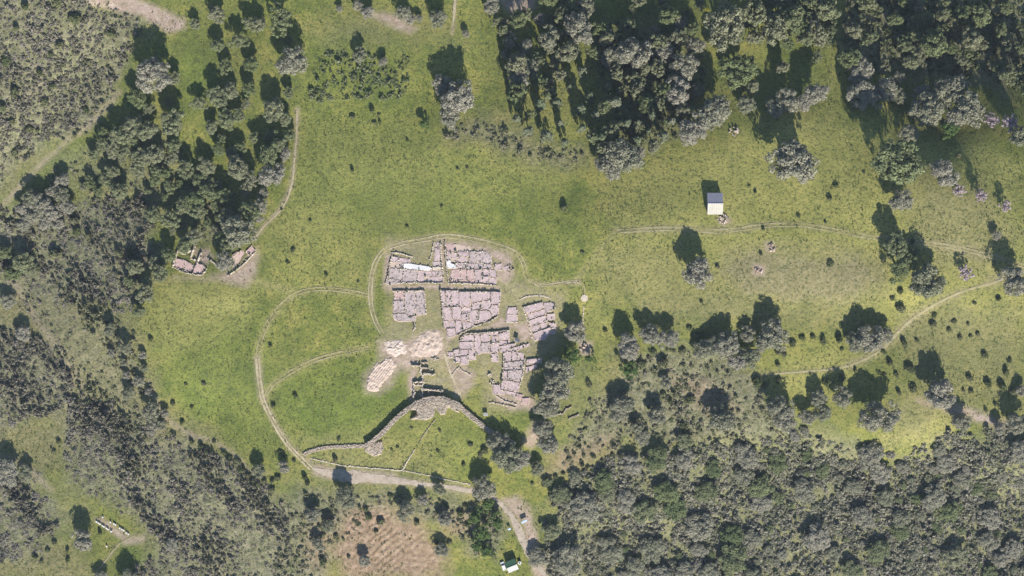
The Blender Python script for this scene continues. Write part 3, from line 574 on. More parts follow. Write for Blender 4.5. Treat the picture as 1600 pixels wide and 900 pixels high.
bands(fill, ((900, 'left end'), (1000, 'left'), (1100, 'centre left'), (1220, 'centre'), (1340, 'centre right'), (1400, 'near right'), (1500, 'right'), (9999, 'right end')), 'oak', 'shaded small', 'upper wood', 'shaded trees of the upper wood', 1.7)
GROVE = [(205,70),(300,20),(330,60),(460,60),(462,230),(436,330),(385,372),(330,385),(240,375),(225,300),(130,300),(60,285),(120,235),(190,165)]
fill = []; tries = 0
done = [(o.location.x / S + 800, 450 - o.location.y / S, o.scale.x / S) for o in list(COL.objects) if o.type == 'EMPTY' and o.location.x < -80 and o.location.y > 0]
while len(fill) < 34 and tries < 6000:
    tries += 1; x, y = wr.uniform(60, 462), wr.uniform(20, 385); r = 5.5 + 7 * wr.random(); P = (np.array([x]), np.array([y]))
    if not inpoly(*P, GROVE)[0] or (285 < x < 335 and 60 < y < 140): continue
    if y < 200: continue
    if any((x - t[0]) ** 2 + (y - t[1]) ** 2 < (.74 * (r + t[2])) ** 2 for t in done + fill): continue
    fill.append((float(x), float(y), float(r)))
for yy0, yy1, v in ((0, 130, 'top'), (130, 190, 'upper part'), (190, 230, 'upper middle'), (230, 265, 'middle'), (265, 300, 'lower middle'), (300, 335, 'lower part'), (335, 999, 'foot')):
    for xx0, xx1, hside in ((0, 270, 'left'), (270, 999, 'right')):
        stand([t for t in fill if yy0 <= t[1] < yy1 and xx0 <= t[0] < xx1], 'oak', 'small round', 'at the %s %s of the upper left grove' % (hside, v), 'small trees of the upper left grove, %s %s' % (hside, v))
print('trees', NTREE[0])

# ------------------------------------------------------------------ single shrubs
def dome(seed, ncl=10, per=44, size=.11):
    rng = np.random.default_rng(seed); c = []; r = []
    for k in range(ncl):
        d = rng.normal(size=3); d[2] = abs(d[2]) + .1; d /= np.linalg.norm(d); c.append(d * .5 * np.array([1, 1, .8]) + np.array([0, 0, .2])); r.append(.36 + .15 * rng.random())
    return leaf_cloud(np.array(c), np.array(r), per, size, rng)
SHRUB = [mesh_np('shrub', *dome(100 + i), M_SHRUB, True) for i in range(6)]
def shrubs(lst, where, group):
    ls = sorted(lst); n = len(ls)
    for i, (px, py, r) in enumerate(ls):
        o = ob('shrub', SHRUB[(i * 7 + int(px)) % 6], None, at(px, py, -.08), random.random() * 6.28, (r * S * random.uniform(.75, 1.3), r * S * random.uniform(.75, 1.2), r * S * random.uniform(.7, 1.4)))
        if n > 16: lab = 'small dark shrub ' + where
        elif i == 0: lab = 'leftmost of the dark shrubs ' + where
        elif i == n - 1: lab = 'rightmost of the dark shrubs ' + where
        else: lab = '%s from left, dark shrubs %s' % (ORD[i + 1], where)
        tag(o, lab, 'shrub', group)
shrubs([(1238,537,6),(1253,527,6),(1270,527,6),(1286,532,8),(1310,530,9),(1315,545,4)], 'in the row above the slanting track', 'shrub row')
shrubs([(1407,455,7),(1394,466,5),(1407,482,8),(1380,550,5),(1412,537,8),(1432,532,5),(1457,507,6),(1460,492,5),(1390,567,6),(1382,585,4),(1400,586,5),(1422,577,9),(1425,607,9),(1404,614,5)], 'along the slanting track, right slope', 'shrubs along the slanting track')
shrubs([(1491,502,5),(1482,515,5),(1512,506,4),(1499,527,5),(1516,525,4),(1527,522,5),(1559,467,5),(1522,474,5),(1538,555,6),(1577,564,5)], 'scattered on the upper dotted slope', 'upper dotted slope shrubs')
shrubs([(1572,581,7),(1515,592,8),(1543,600,8),(1566,605,8),(1582,611,7),(1505,610,4),(1517,612,5),(1555,632,4),(1540,640,4)], 'scattered on the lower dotted slope', 'lower dotted slope shrubs')
shrubs([(1292,597,9),(1316,590,7),(1337,579,5),(1217,595,6),(1215,570,5),(1217,550,6),(1225,554,5),(1182,597,9),(1196,602,6)], 'below the left end of the slanting track', 'shrubs below the slanting track')
shrubs([(1002,570,7),(1035,567,10),(1020,550,7),(1066,548,6),(1049,546,4),(1077,512,5),(1088,525,8),(1098,523,5),(1046,627,6),(1035,615,5),(1065,665,7),(1078,625,9),(920,600,7)], 'around the middle slope trees', 'middle slope shrubs')
shrubs([(1247,337,4),(1296,310,5),(1306,290,4),(1350,270,3),(1192,357,4),(1189,397,4),(1121,417,5),(1170,290,3),(1180,300,3)], 'dotting the meadow right of the shed', 'meadow shrubs')
shrubs([(1425,377,5),(1297,412,7),(1497,243,6),(1290,348,3)], 'by the stacked trees and meadow edge', 'meadow edge shrubs')
shrubs([(882,325,6),(910,394,4),(828,242,4),(946,517,4),(1096,472,3)], 'in the field between shed and excavations', 'field shrubs')
shrubs([(551,183,5),(581,173,6),(592,179,3),(585,192,4),(594,191,4),(637,220,3)], 'at the top of the main field', 'shrubs at the field top')
shrubs([(458,392,5),(450,410,4),(510,430,4),(560,440,3),(485,345,3),(440,327,3),(551,266,4),(730,262,3),(690,322,3),(636,354,3),(715,264,3)], 'dotting the large left field', 'left field shrubs')
shrubs([(235,529,6),(271,630,5),(300,636,4),(285,660,5),(291,600,4),(319,600,4),(461,618,5),(428,634,5),(423,540,4)], 'on the lower left field', 'lower left field shrubs')
shrubs([(524,718,6),(586,690,5),(530,686,5),(621,699,3),(684,705,4),(735,695,5),(757,705,7),(750,711,6),(725,726,4),(643,668,3),(687,673,4),(612,702,3)], 'on the grass inside the ring wall', 'shrubs inside the ring wall')
shrubs([(476,746,6),(481,756,5),(435,747,6),(414,752,5),(426,752,5),(425,767,8),(404,757,5),(460,720,4),(438,706,5),(443,712,4)], 'left of the gravel road start', 'shrubs left of the road')
shrubs([(610,774,6),(576,807,9),(595,815,8),(652,817,5),(572,795,6),(505,835,5),(525,838,6),(505,877,7),(545,870,4),(682,847,6),(702,847,5),(732,819,6),(720,802,6),(727,790,4),(588,830,4)], 'on the cleared reddish patch', 'shrubs on the cleared patch')
shrubs([(300,690,5),(315,697,6),(322,706,5),(335,690,4),(350,707,6),(360,715,6),(372,722,6),(378,733,7),(388,742,5),(395,755,6),(340,720,4)], 'along the lower left plateau rim', 'shrubs along the plateau rim')
shrubs([(957,710,5),(970,711,5),(941,720,4),(925,712,4),(928,714,5),(910,727,5),(918,730,4),(926,735,4),(917,745,4),(912,712,4),(908,720,3),(868,745,4),(880,740,4),(850,758,4),(832,755,4)], 'above the lower wood right of the road', 'shrubs above the lower wood')
shrubs([(55,870,5),(66,877,4),(106,875,5),(85,848,5),(75,860,5),(106,860,4),(157,832,5),(122,850,4),(80,700,3),(92,690,4),(85,705,4)], 'in the lower left corner grass', 'lower left corner shrubs')
shrubs([(25,238,7),(45,245,4),(122,205,4),(118,212,5),(135,208,3)], 'beside the pale rocky path', 'shrubs beside the rocky path')

shrubs([(40,12,9),(90,5,10),(118,30,12),(27,45,7),(95,72,9),(10,95,9),(80,85,6),(100,102,7),(135,98,8),(172,52,9)], 'high on the upper left scrub slope', 'upper scrub slope bushes')
shrubs([(64,114,7),(24,145,10),(83,135,8),(70,160,9),(5,168,9),(135,172,6),(47,202,7),(60,204,5),(20,190,6)], 'lower on the upper left scrub slope', 'lower scrub slope bushes')
shrubs([(95,350,9),(88,398,11),(140,370,8),(120,362,9),(187,395,8),(60,420,8),(118,345,9),(205,395,7)], 'in the brownish hollow at the left', 'hollow bushes')
# ------------------------------------------------------------------ scrub masses (nobody could count them)
def scrub(zone_name, label, spacing, seed, mat=None, big=1.0):
    rng = np.random.default_rng(seed); poly = SCRUB_ZONES[zone_name]; xs = [p[0] for p in poly]; ys = [p[1] for p in poly]
    area = (max(xs) - min(xs)) * (max(ys) - min(ys)); n = int(area / spacing ** 2)
    x = rng.uniform(min(xs), max(xs), n); y = rng.uniform(min(ys), max(ys), n)
    wx = x + fbm(x * .03, y * .03, 5) * 60; wy = y + fbm(x * .03 + 9, y * .03, 5) * 60
    al = .62 * x + .78 * y; ac = -.78 * x + .62 * y; band = fbm(ac * .035, al * .009, 4)
    dens = ((.95 if zone_name == 'right_wood' else .62) + 2.8 * fbm(x * .03, y * .03, 4)) if zone_name in ('right_wood', 'mid_right') else (.78 + 1.9 * band + .8 * fbm(x * .05, y * .05, 3)) if zone_name.startswith('left') else .75 + 1.5 * fbm(x * .028, y * .028, 4)
    if zone_name == 'right_wood': big = big * 1.15
    k = inpoly(wx, wy, poly) & (rng.random(n) < dens) & (x > -60) & (x < 1660) & (y > -50) & (y < 950)
    for hp in ([(195,800),(225,845),(190,850),(145,810)], [(786,780),(825,780),(860,905),(770,905),(780,850)]): k &= ~inpoly(x, y, hp)
    x = x[k]; y = y[k]; n = len(x)
    base = [dome(200 + i, 4, 9, .25)[0] for i in range(6)]; nv = len(base[0])
    r = big * S * (1.7 + 3.6 * rng.random(n) ** 1.8) * (1 + .8 * fbm(x * .03 + 70, y * .03, 3)); h = r * (.5 + .9 * rng.random(n) ** 2); a = rng.random(n) * 6.283; vi = rng.integers(0, 6, n)
    z = hgt(x, y) - .1; X, Y, Z = world(x, y, z); B = np.array(base)[vi]
    ca, sa = np.cos(a)[:, None], np.sin(a)[:, None]
    V = np.stack([X[:, None] + (B[..., 0] * ca - B[..., 1] * sa) * r[:, None], Y[:, None] + (B[..., 0] * sa + B[..., 1] * ca) * r[:, None], Z[:, None] + B[..., 2] * h[:, None]], -1).reshape(-1, 3)
    if zone_name.startswith('left'): h = h * np.clip(.9 + 3.0 * band[k], .5, 2.2); V = None
    if V is None: V = np.stack([X[:, None] + (B[..., 0] * ca - B[..., 1] * sa) * r[:, None], Y[:, None] + (B[..., 0] * sa + B[..., 1] * ca) * r[:, None], Z[:, None] + B[..., 2] * h[:, None]], -1).reshape(-1, 3)
    tint = np.repeat(np.clip(.5 + (band[k] * 2.4 if zone_name.startswith('left') else fbm(x * .02, y * .02, 3) * 1.6) + rng.normal(size=n) * .18, 0, .98), nv)
    tag(ob('scrub', mesh_np('scrub', V, np.arange(len(V)).reshape(-1, 4), mat or M_SCRUB, True, {'tint': tint})), label, 'scrub', None, 'stuff')
    return n
ns = 0
for i, (zn, lb, sp) in enumerate((('upper_left', 'grey-green scrub covering the upper left slope', 4.0), ('left_middle', 'brownish scrub in the hollow at the left', 4.2), ('left_edge', 'dark scrub at the left edge, middle height', 4.2),
  ('left_slope', 'dense grey scrub covering the lower left slope', 4.2), ('left_corner', 'dark scrub at the lower left corner', 4.2), ('mid_right', 'sparse low scrub on the middle right slope', 5.4),
  ('right_wood', 'low scrub between the trees of the lower right wood', 3.9), ('bottom_middle', 'thin scrub round the cleared patch below the road', 6.0))):
    ns += scrub(zn, lb, sp, 300 + i, M_BROWN if zn.startswith('left') or zn == 'upper_left' else M_GREY if zn == 'right_wood' else None, 1.15 if zn in ('left_edge', 'left_corner', 'right_wood') else 1.0)
ns += scrub('left_band', 'thin pale scrub streaking down the left slope', 6.0, 320) + scrub('grove_floor', 'low undergrowth between the trees of the upper left grove', 8.5, 321)
ns += scrub('herb_patch', 'tall green herbs and saplings above the main field', 5.0, 322, M_DULL, 1.1) + scrub('bank', 'low brown-grey scrub on the bank along the top of the field', 5.0, 323)
ns += scrub('left_dark', 'dark tall scrub in the fold of the lower left slope', 4.6, 330, M_BROWN, 1.4)
ns += scrub('shade_right', 'dark undergrowth added to deepen the shade below the upper right wood', 5.0, 331, M_SHRUB, 1.4) + scrub('shade_left', 'dark undergrowth added to deepen the shade in the upper middle wood', 6.5, 332, M_SHRUB, 1.3)  # dark bushes added so the ground under the wood reads as deep shade
print('scrub bushes', ns)
def tufts():
    rng = np.random.default_rng(9); n = 80000; x = rng.uniform(-10, 1610, n); y = rng.uniform(-10, 910, n)
    k = (fbm(x * .02, y * .02, 4) + .25 * rng.random(n) > .12)
    for hp in ([(598,370),(800,370),(870,460),(880,540),(840,640),(640,640),(560,620),(600,520)], [(470,690),(840,690),(700,600),(620,640)], ROAD[:8] + [(740,780),(500,750)], [(1098,295),(1132,295),(1132,340),(1098,340)]): k &= ~inpoly(x, y, hp)
    x = x[k]; y = y[k]; n = len(x); z = hgt(x, y); X, Y, Z = world(x, y, z); m = 5
    ang = rng.random((n, m)) * 6.283; r = (.12 + .42 * rng.random(n) ** 3)[:, None]; c = np.stack([X, Y, Z], -1)[:, None]
    d = np.stack([np.cos(ang), np.sin(ang), ang * 0], -1); t = np.stack([-np.sin(ang), np.cos(ang), ang * 0], -1)
    b0 = c + d * r[..., None] * .2 + t * r[..., None] * .45; b1 = c + d * r[..., None] * .2 - t * r[..., None] * .45
    tp = c + d * r[..., None] * 1.0 + np.array([0, 0, 1.]) * (r * (.5 + .7 * rng.random((n, m))))[..., None]
    V = np.stack([b0, b1, tp], 2).reshape(-1, 3)
    tint = np.repeat(np.clip(.4 + rng.normal(size=n) * .3, 0, .98), m * 3)
    tag(ob('grass_tufts', mesh_np('grass_tufts', V, np.arange(len(V)).reshape(-1, 3), M_TUFT, False, {'tint': tint})), 'rough grass tufts scattered over the fields', 'grass', None, 'stuff')
tufts()

# ------------------------------------------------------------------ stones
def stones(name, pts, smin, smax, mat, parent, seed, zoff=0.0, kind='stuff'):
    """pts: photo x, photo y, height above ground"""
    rng = np.random.default_rng(seed); P = np.array(pts, float); n = len(P)
    cube = np.array([(-1,-1,-1),(1,-1,-1),(1,1,-1),(-1,1,-1),(-.8,-.8,1),(.8,-.8,1),(.8,.8,1),(-.8,.8,1)], float)
    F0 = np.array([(3,2,1,0),(4,5,6,7),(0,1,5,4),(1,2,6,5),(2,3,7,6),(3,0,4,7)])
    s = (smin + (smax - smin) * rng.random(n) ** 2); a = rng.random(n) * 6.283
    B = cube[None] * (1 + .35 * rng.normal(size=(n, 8, 3)) * .5) * (s[:, None, None] * np.stack([.5 + .3 * rng.random(n), .4 + .25 * rng.random(n), .3 + .2 * rng.random(n)], -1)[:, None])
    x, y, z = world(P[:, 0], P[:, 1], hgt(P[:, 0], P[:, 1]) + P[:, 2] + zoff)
    ca, sa = np.cos(a)[:, None], np.sin(a)[:, None]
    V = np.stack([x[:, None] + B[..., 0] * ca - B[..., 1] * sa, y[:, None] + B[..., 0] * sa + B[..., 1] * ca, z[:, None] + B[..., 2]], -1).reshape(-1, 3)
    F = (F0[None] + 8 * np.arange(n)[:, None, None]).reshape(-1, 4)
    o = ob(name, mesh_np(name, V, F, mat), parent)
    if kind: o['kind'] = kind
    return o
def wpoly(poly, z): return [tuple(float(q) for q in world(x, y, z)[:2]) for x, y in poly]
def along(poly, step, closed=True, jit=.5):
    out = []; n = len(poly)
    for i in range(n if closed else n - 1):
        a = np.array(poly[i][:2], float); b = np.array(poly[(i + 1) % n][:2], float); L = np.hypot(*(b - a)); k = max(1, int(L / step))
        for j in range(k): out.append(tuple(a + (b - a) * (j + random.random()) / k + np.random.default_rng(len(out) + i * 97).normal(size=2) * jit))
    return out
def rough_prism(poly, z0, z1, rnd, jit=.12):
    """room platform with an uneven edge: corners and mid-edge points"""
    P = []
    for i in range(len(poly)):
        a = poly[i]; b = poly[(i + 1) % len(poly)]; P.append(a)
        P.append(((a[0] + b[0]) / 2 + rnd.gauss(0, .35), (a[1] + b[1]) / 2 + rnd.gauss(0, .35)))
    W = wpoly(P, z1); m = MB(); m.prism(W, z0, [z1 + rnd.gauss(0, .05) for _ in W]); return m
def wall_strip(pts, width_m, hts, mat, name='wall', seed=1, jit=.16):
    """low ruined wall: an uneven strip along photo points, hts = height above the ground (number)"""
    rnd = random.Random(seed); P = catmull(pts, 2.2); T = np.gradient(P[:, :2], axis=0); T /= np.linalg.norm(T, axis=1)[:, None] + 1e-9; N = np.stack([-T[:, 1], T[:, 0]], -1); V = []; F = []
    n = len(P)
    for i in range(n):
        w = width_m / S * (.5 + .07 * rnd.gauss(0, 1)); h = hts * (1 + jit * rnd.gauss(0, 1)); z = float(hgt(P[i, 0], P[i, 1]))
        for sgn, dz in ((-1, -.5), (-1, h * (1 + .3 * jit * rnd.gauss(0, 1))), (1, h * (1 + .3 * jit * rnd.gauss(0, 1))), (1, -.5)):
            q = P[i, :2] + N[i] * sgn * w; x, y, _ = world(q[0], q[1], z + dz); V.append((x, y, z + dz))
    for i in range(n - 1):
        a = 4 * i; b = a + 4
        F += [(a, b, b + 1, a + 1), (a + 1, b + 1, b + 2, a + 2), (a + 2, b + 2, b + 3, a + 3)]
    F += [(0, 1, 2, 3), (4 * n - 1, 4 * n - 2, 4 * n - 3, 4 * n - 4)]
    me = mesh_py(name, V, F, mat); bm_fix(me); return me
def bm_fix(me):
    import bmesh
    b = bmesh.new(); b.from_mesh(me); bmesh.ops.recalc_face_normals(b, faces=b.faces); b.to_mesh(me); b.free()

# ------------------------------------------------------------------ the excavated blocks
def block(label, rooms, walls=(), seed=1, weeds=M_PINK, base_h=.4, slope=None, cat='ruin', group='excavated room blocks'):
    rnd = random.Random(seed); cx = np.mean([p[0] for r in rooms for p in r[0]]); cy = np.mean([p[1] for r in rooms for p in r[0]])
    e = bpy.data.objects.new('excavated_block', None); COL.objects.link(e); zc = at(cx, cy); e.location = zc
    inv = (-zc[0], -zc[1], -zc[2]); edge = []
    for poly, hh, *m in rooms:
        x = np.mean([p[0] for p in poly]); y = np.mean([p[1] for p in poly]); z = float(hgt(x, y)); ht = base_h + hh + rnd.gauss(0, .07)
        mat = m[0] if m else weeds; b = rough_prism(poly, z - .6, z + ht, rnd)
        ex = [(x + (p[0] - x) * 1.0 + 1.3 * np.sign(p[0] - x), y + (p[1] - y) * 1.0 + 1.3 * np.sign(p[1] - y)) for p in poly]; zf = z + max(.04, base_h - .47) + rnd.uniform(0, .07)
        fm = MB(); fm.prism(wpoly(ex, zf), z - .5, zf); ob('gap_lightening_slab', fm.mesh('gap_lightening_slab', M_SPOIL), e, inv)  # pale slab added to lighten the shadowed gaps between rooms
        nm = 'ground_sheet' if mat is M_TARP else 'room_floor'
        o = ob(nm, b.mesh(nm, mat), e, inv)
        edge += [(p[0], p[1], ht + .03) for p in along(poly, 2.4, True, .35) if rnd.random() < .5]
    for k, w in enumerate(walls):
        pts, wd_, hh = w[0], w[1], w[2]; ob('wall', wall_strip(pts, wd_, hh, w[3] if len(w) > 3 else M_STONE, 'wall', seed * 31 + k), e, inv)
        edge += [(p[0], p[1], hh) for p in along(pts, 1.6, False, .5)]
    o = stones('loose_stones', edge, .18, .55, M_PALE, e, seed); o.location = inv
    wd2 = [(q[0] + rnd.gauss(0, 1.2), q[1] + rnd.gauss(0, 1.2), .35 + base_h * .7 + rnd.random() * .25) for q in edge if rnd.random() < .14]
    o = stones('weeds', wd2, .2, .55, M_SHRUB, e, seed + 50); o.location = inv
    tag(e, label, cat, group); return e
L, Mh, U = -.25, 0.0, .22     # sunken, level and raised rooms
block('upper left excavated block with a long white sheet strip', [
 ([(613,401),(623,402),(622,410),(611,409)],Mh),([(624,403),(641,405),(640,411),(623,410)],L),([(611,410),(622,411),(622,418),(609,418)],L,M_PINKW),([(623,411),(630,411),(630,418),(622.5,418)],L,M_PINKW),
 ([(630.5,412),(641,412),(660,415),(671,417),(676,420),(668,423),(650,421),(631,420)],Mh,M_TARP),([(609,419),(630,420),(628,436),(607,436)],Mh,M_PINKW),([(631,421),(651.5,422.5),(651,441),(625,441),(629,436)],Mh,M_PINKW),
 ([(653,423),(665,425),(663,433),(661,441),(652,441)],L),([(666,424),(674,424),(674,430.5),(665,431)],L),([(675,424),(683,424),(683,431),(675,430.5)],Mh),([(684,424),(692,424),(692,431),(684,431)],L,M_PINKW),
 ([(664.5,432),(673,432),(672,441),(661.5,441.5)],L),([(674,432),(692,432.5),(691,438),(688,441),(673,441)],L),([(606,437),(624,437),(623,443),(604,444)],Mh,M_PINKW)],
 [([(613,397),(608,420),(603,445)],.35,.55,M_STONE),([(611,395),(625,396),(645,402)],.5,.4,M_PALE),([(624,442),(660,442),(692,442)],.35,.6)], 1)
block('narrow strip of small rooms between the two upper blocks', [
 ([(681,379),(687,379),(687,386),(681,386)],L,M_PINKW),([(679,388),(687,387),(687.5,407),(679,407)],Mh),([(677,409),(689,409),(689,416),(677,416)],L,M_PINKW),([(676,417.5),(691,417.5),(691,422),(676,422)],Mh,M_PALE)],
 [([(688.5,379),(689.5,400),(691.5,420),(693,441)],.4,.7,M_PALE),([(678,378),(676,390),(672,405)],.4,.35,M_PALE)], 2)
block('upper right excavated block with a small white sheet', [
 ([(696,381),(711,382),(711,391),(696,391)],L,M_RED),([(712,382),(733,386),(737,391),(712,392)],L,M_RED),([(697,393),(704,393),(704,406),(698,406)],Mh),([(706,394),(715,396),(714,408),(706,408)],L),([(716,393),(734,393),(732,400),(717,400)],Mh),
 ([(716,401),(730,402),(729,409),(715,409)],L),([(697,408),(704,407),(705,412),(711,413),(712,419),(699,419)],U,M_TARP),([(713,411),(721,411),(721,418),(713,418)],Mh),([(722,411),(730,411),(730,419),(722,419)],L,M_PINKW),
 ([(735,393),(744,393),(744,411),(733,411)],Mh,M_PINKW),([(745,394),(758,393),(767,400),(769,411),(745,411)],L,M_PINKW),([(731,412),(741,412),(741,421),(731,421)],Mh,M_PINKW),([(742,412),(755,413),(755,419),(742,419)],L,M_PINKW),([(756,413),(768,413),(769,419.5),(756,419.5)],Mh,M_PINKW),
 ([(706,422),(719,421),(719,437),(703,437)],Mh,M_RED),([(720,421),(729,421),(729,437),(720,437)],Mh,M_RED),([(730,422),(741,422),(742,437),(730,437)],U,M_RED),([(742,421.5),(753,420.5),(753,431),(742.5,431)],Mh),([(754.5,420.5),(764,420.5),(764,431),(754.5,431)],L),
 ([(765,421),(775,423),(776,435),(765,431)],Mh),([(743,432),(754,432),(754,441),(743,441)],Mh),([(755,432),(763,432),(763,442),(755,441)],U),([(764,432),(776,437),(774,444),(764,442)],Mh),([(772,413),(783,412),(783,422),(774,421.5)],Mh),([(786,418),(794,415),(795,420),(790,424)],L),([(703,438),(742,438),(742,441.5),(702,441.5)],L,M_RED)],
 [([(695,378),(696,395),(698,420),(701,442)],.35,.75),([(702,443),(730,443),(776,446)],.4,.55,M_PALE)], 3)
block('small weedy excavated block left of the largest block', [
 ([(617,456),(631,456),(630,468),(617,468)],L,M_RED),([(632,456),(648,455),(650,484),(646,491),(636,492),(633,484)],Mh,M_PINKW),([(649.5,455),(662,455),(664,474),(665,490),(652,493),(651,485)],Mh,M_PINKW),([(615,470),(630,470),(632,488),(615,489)],Mh,M_PINKW),([(614,491),(634,490),(638,495),(650,494),(648,501),(625,502),(617,499)],Mh,M_PINKW)],
 [([(614,455),(640,454.5),(663,454)],.35,.7),([(663,455),(666,492)],.4,.55,M_PALE),([(647,502),(649,510),(645,517)],.5,.35,M_PALE)], 4, base_h=.45)
block('largest excavated block with many pink rooms at the centre', [
 ([(688.5,454),(695.5,454),(697,478),(691,479)],U),([(696.5,454),(704,454),(706,478),(698,478)],Mh),([(705,454),(716,455),(717,478),(706.5,478)],Mh),([(717.5,456),(734,456),(735,478),(718,478)],U),([(735,456),(766,456),(767,467),(759,468),(737,473)],U),([(767,456),(782,457),(780,475),(768,475)],U+.1),
 ([(738,474),(753,472),(749,483),(738,484)],Mh),([(754,470),(767,469),(767,476),(764,484),(751,484)],Mh),([(768,477),(779,477),(778,491),(770,493),(765,485)],U),([(692,480),(705,480),(705,500),(693,500)],Mh),([(706.5,480),(720,480),(720,499),(707,499)],U),([(721,480),(736,480),(735,489),(722,490)],L),
 ([(737,485),(749,485),(745,504),(734,505),(733,490)],Mh),([(721,491),(732,491),(732,500),(721,501)],Mh),([(693,501.5),(701,501.5),(701,511),(694,512)],Mh),([(702,501.5),(710,501),(710,511),(702,511)],L),([(698,513.5),(711,513),(712,523),(699,528)],U),([(711.5,500.5),(721,502),(722,517),(713,522),(711.5,511)],Mh),([(723,502),(736,503),(742,508),(724,516)],Mh),([(750,486),(764,486),(769,494),(760,501),(746,505)],U)],
 [([(688,453),(692,490),(694,515)],.35,1.0,M_STONE),([(699,529),(715,523),(745,509),(770,500),(779,492)],.4,.75),([(743,505),(749,485),(754,470)],.3,.7)], 5, base_h=.7)
block('tiny two-room block between the largest and right blocks', [([(794,481),(807,480),(808,491),(792,491),(792.5,487)],Mh),([(792,492),(808,492),(807.5,503),(791,503)],Mh)], [([(790,504),(809,504)],.4,.35,M_PALE)], 6, base_h=.45)
block('slanted excavated block on the right beside the trees', [
 ([(818,480),(847,472),(850,481),(823,489)],U),([(825,490),(851,483),(852,491),(827,499)],Mh),([(827,501),(852,493),(853,502),(846,505),(842,505),(830,510)],Mh),([(831,511),(842,507),(843,515),(832,519)],Mh),([(844,506),(854,504),(854,511),(845,514)],L),([(833,521),(853,514),(861,512),(860,520),(850,530),(836,532)],U),
 ([(849,473),(866,473),(867,482),(853,489),(851,482)],Mh,M_PINKW),([(854,491),(866,490),(866,498),(855,501)],Mh),([(856,503),(868,506),(868,515),(861,511)],U),([(862,513),(868,517),(866,521),(856,521)],Mh)],
 [([(817,480),(824,500),(832,530)],.5,.6,M_PALE)], 7, base_h=.5)
block('middle excavated block of square rooms below the largest block', [
 ([(720,533),(725,524),(741,523),(741,533)],Mh),([(718,535),(740,534),(740,545),(719,545)],U),([(742,523),(750,522),(751,552),(746,554),(741.5,545)],Mh),([(751.5,522),(765,520),(765,533),(752,535)],Mh),([(752,536),(765,535),(765,551),(752,551)],Mh,M_PINKW),([(766,520),(778,519),(778,524),(769,524.5)],U),([(769,525.5),(777,525.5),(777,534),(769,535)],Mh),([(779,522),(795,517),(795,530),(780,530)],U),([(780,531.5),(795,533),(796,537),(781,538.5)],L),
 ([(767,536),(779,535.5),(780,549),(767,551)],U),([(782,541),(797,538),(805,536),(805,540),(797,543),(797,548),(783,550)],Mh),([(719,546.5),(731,546.5),(731,556),(719.5,555)],Mh),([(732,546),(741,546),(743,561),(732,563)],Mh),([(720,557),(731,557),(731,569),(720,570)],U),([(709,547),(718,545),(718.5,556),(710,557)],Mh),([(700,551),(708,550),(709,558),(701,559)],L),([(710,558),(719,558),(719,565),(710,566)],Mh),([(768,553),(777,552),(778,565),(769,564)],Mh)],
 [([(718,533),(726,522),(750,520.5),(796,516)],.35,.75)], 8, base_h=.5)
block('lower right excavated block stepping down towards the ring wall', [
 ([(798,544),(826,537),(827,541),(812,546),(798,549)],Mh),([(787,551),(799,549.5),(799,563),(788,565)],Mh),([(800,550),(807,549.5),(808,562),(800,563)],Mh),([(808.5,550),(817,553),(818,562),(809,562)],L),([(788,567),(819,563.5),(818,571),(788,574)],Mh,M_PINKW),([(788,575),(818,572),(817,577),(793,578),(787,579)],L,M_PINKW),([(787,580),(793,579.5),(791,593),(786,594)],Mh),([(794,579),(817,578),(813,596),(793,592)],Mh,M_PINKW),
 ([(785,595),(791,595),(790,603),(786,608),(782,607)],U),([(792,594.5),(812,598),(809,612),(788,608)],Mh),([(771,601),(781,602),(782,609),(787,610),(787,616),(771,615)],Mh),([(789,610),(808,614),(804,620),(788,614)],L),([(808.5,614.5),(817,617),(813,625),(806,622)],Mh,M_RED),([(816,622.5),(827,622),(826,631),(815,631)],Mh,M_RED),([(823,562),(846,560),(846,566),(823,570)],Mh),([(822,574),(838,570),(838,575),(822,582)],Mh)],
 [([(787,551),(786,580),(784,600)],.35,.7),([(820,560),(818,580),(813,600)],.5,.5,M_PALE),([(772,617),(790,627),(808,632)],.4,.3,M_PALE),([(763,629),(780,631),(806,637)],.4,.3,M_STONE)], 9, base_h=.5)
block('left outlying ruin with three pink rooms and pale walls', [([(275,404),(289,407),(288,424),(272,416)],Mh,M_RED),([(290,408),(303,416),(301,425),(288.5,424)],L,M_RED),([(309,411.5),(321,416),(314,428),(301.5,425.5),(305,416)],U,M_RED)],
 [([(278,391),(274,403),(270,417)],.9,.7,M_PALE),([(279,393),(288,397),(299,391)],.8,.6,M_PALE),([(305,384),(298,403)],.8,.8,M_PALE),([(315,394),(308,412)],.8,.8,M_PALE),([(325,404),(339,415)],.6,.6,M_PALE),([(271,417.5),(288,426),(315,430),(323,419)],.4,.6,M_STONE),([(298,404),(307,408)],.4,.5,M_PALE)], 10, group='outlying ruins')
block('right outlying ruin with one long pink floor', [([(385,392),(393,383.5),(399,391),(390,400)],Mh,M_RED),([(364,400),(372,394),(377,392.5),(384,394),(389.5,401),(382,408),(372,417),(365,422),(364,410)],L,M_RED)],
 [([(355,431),(364,426),(383,411),(399,393)],.5,.5,M_PALE),([(364,401),(377,391)],.4,.5,M_PALE)], 11, group='outlying ruins')

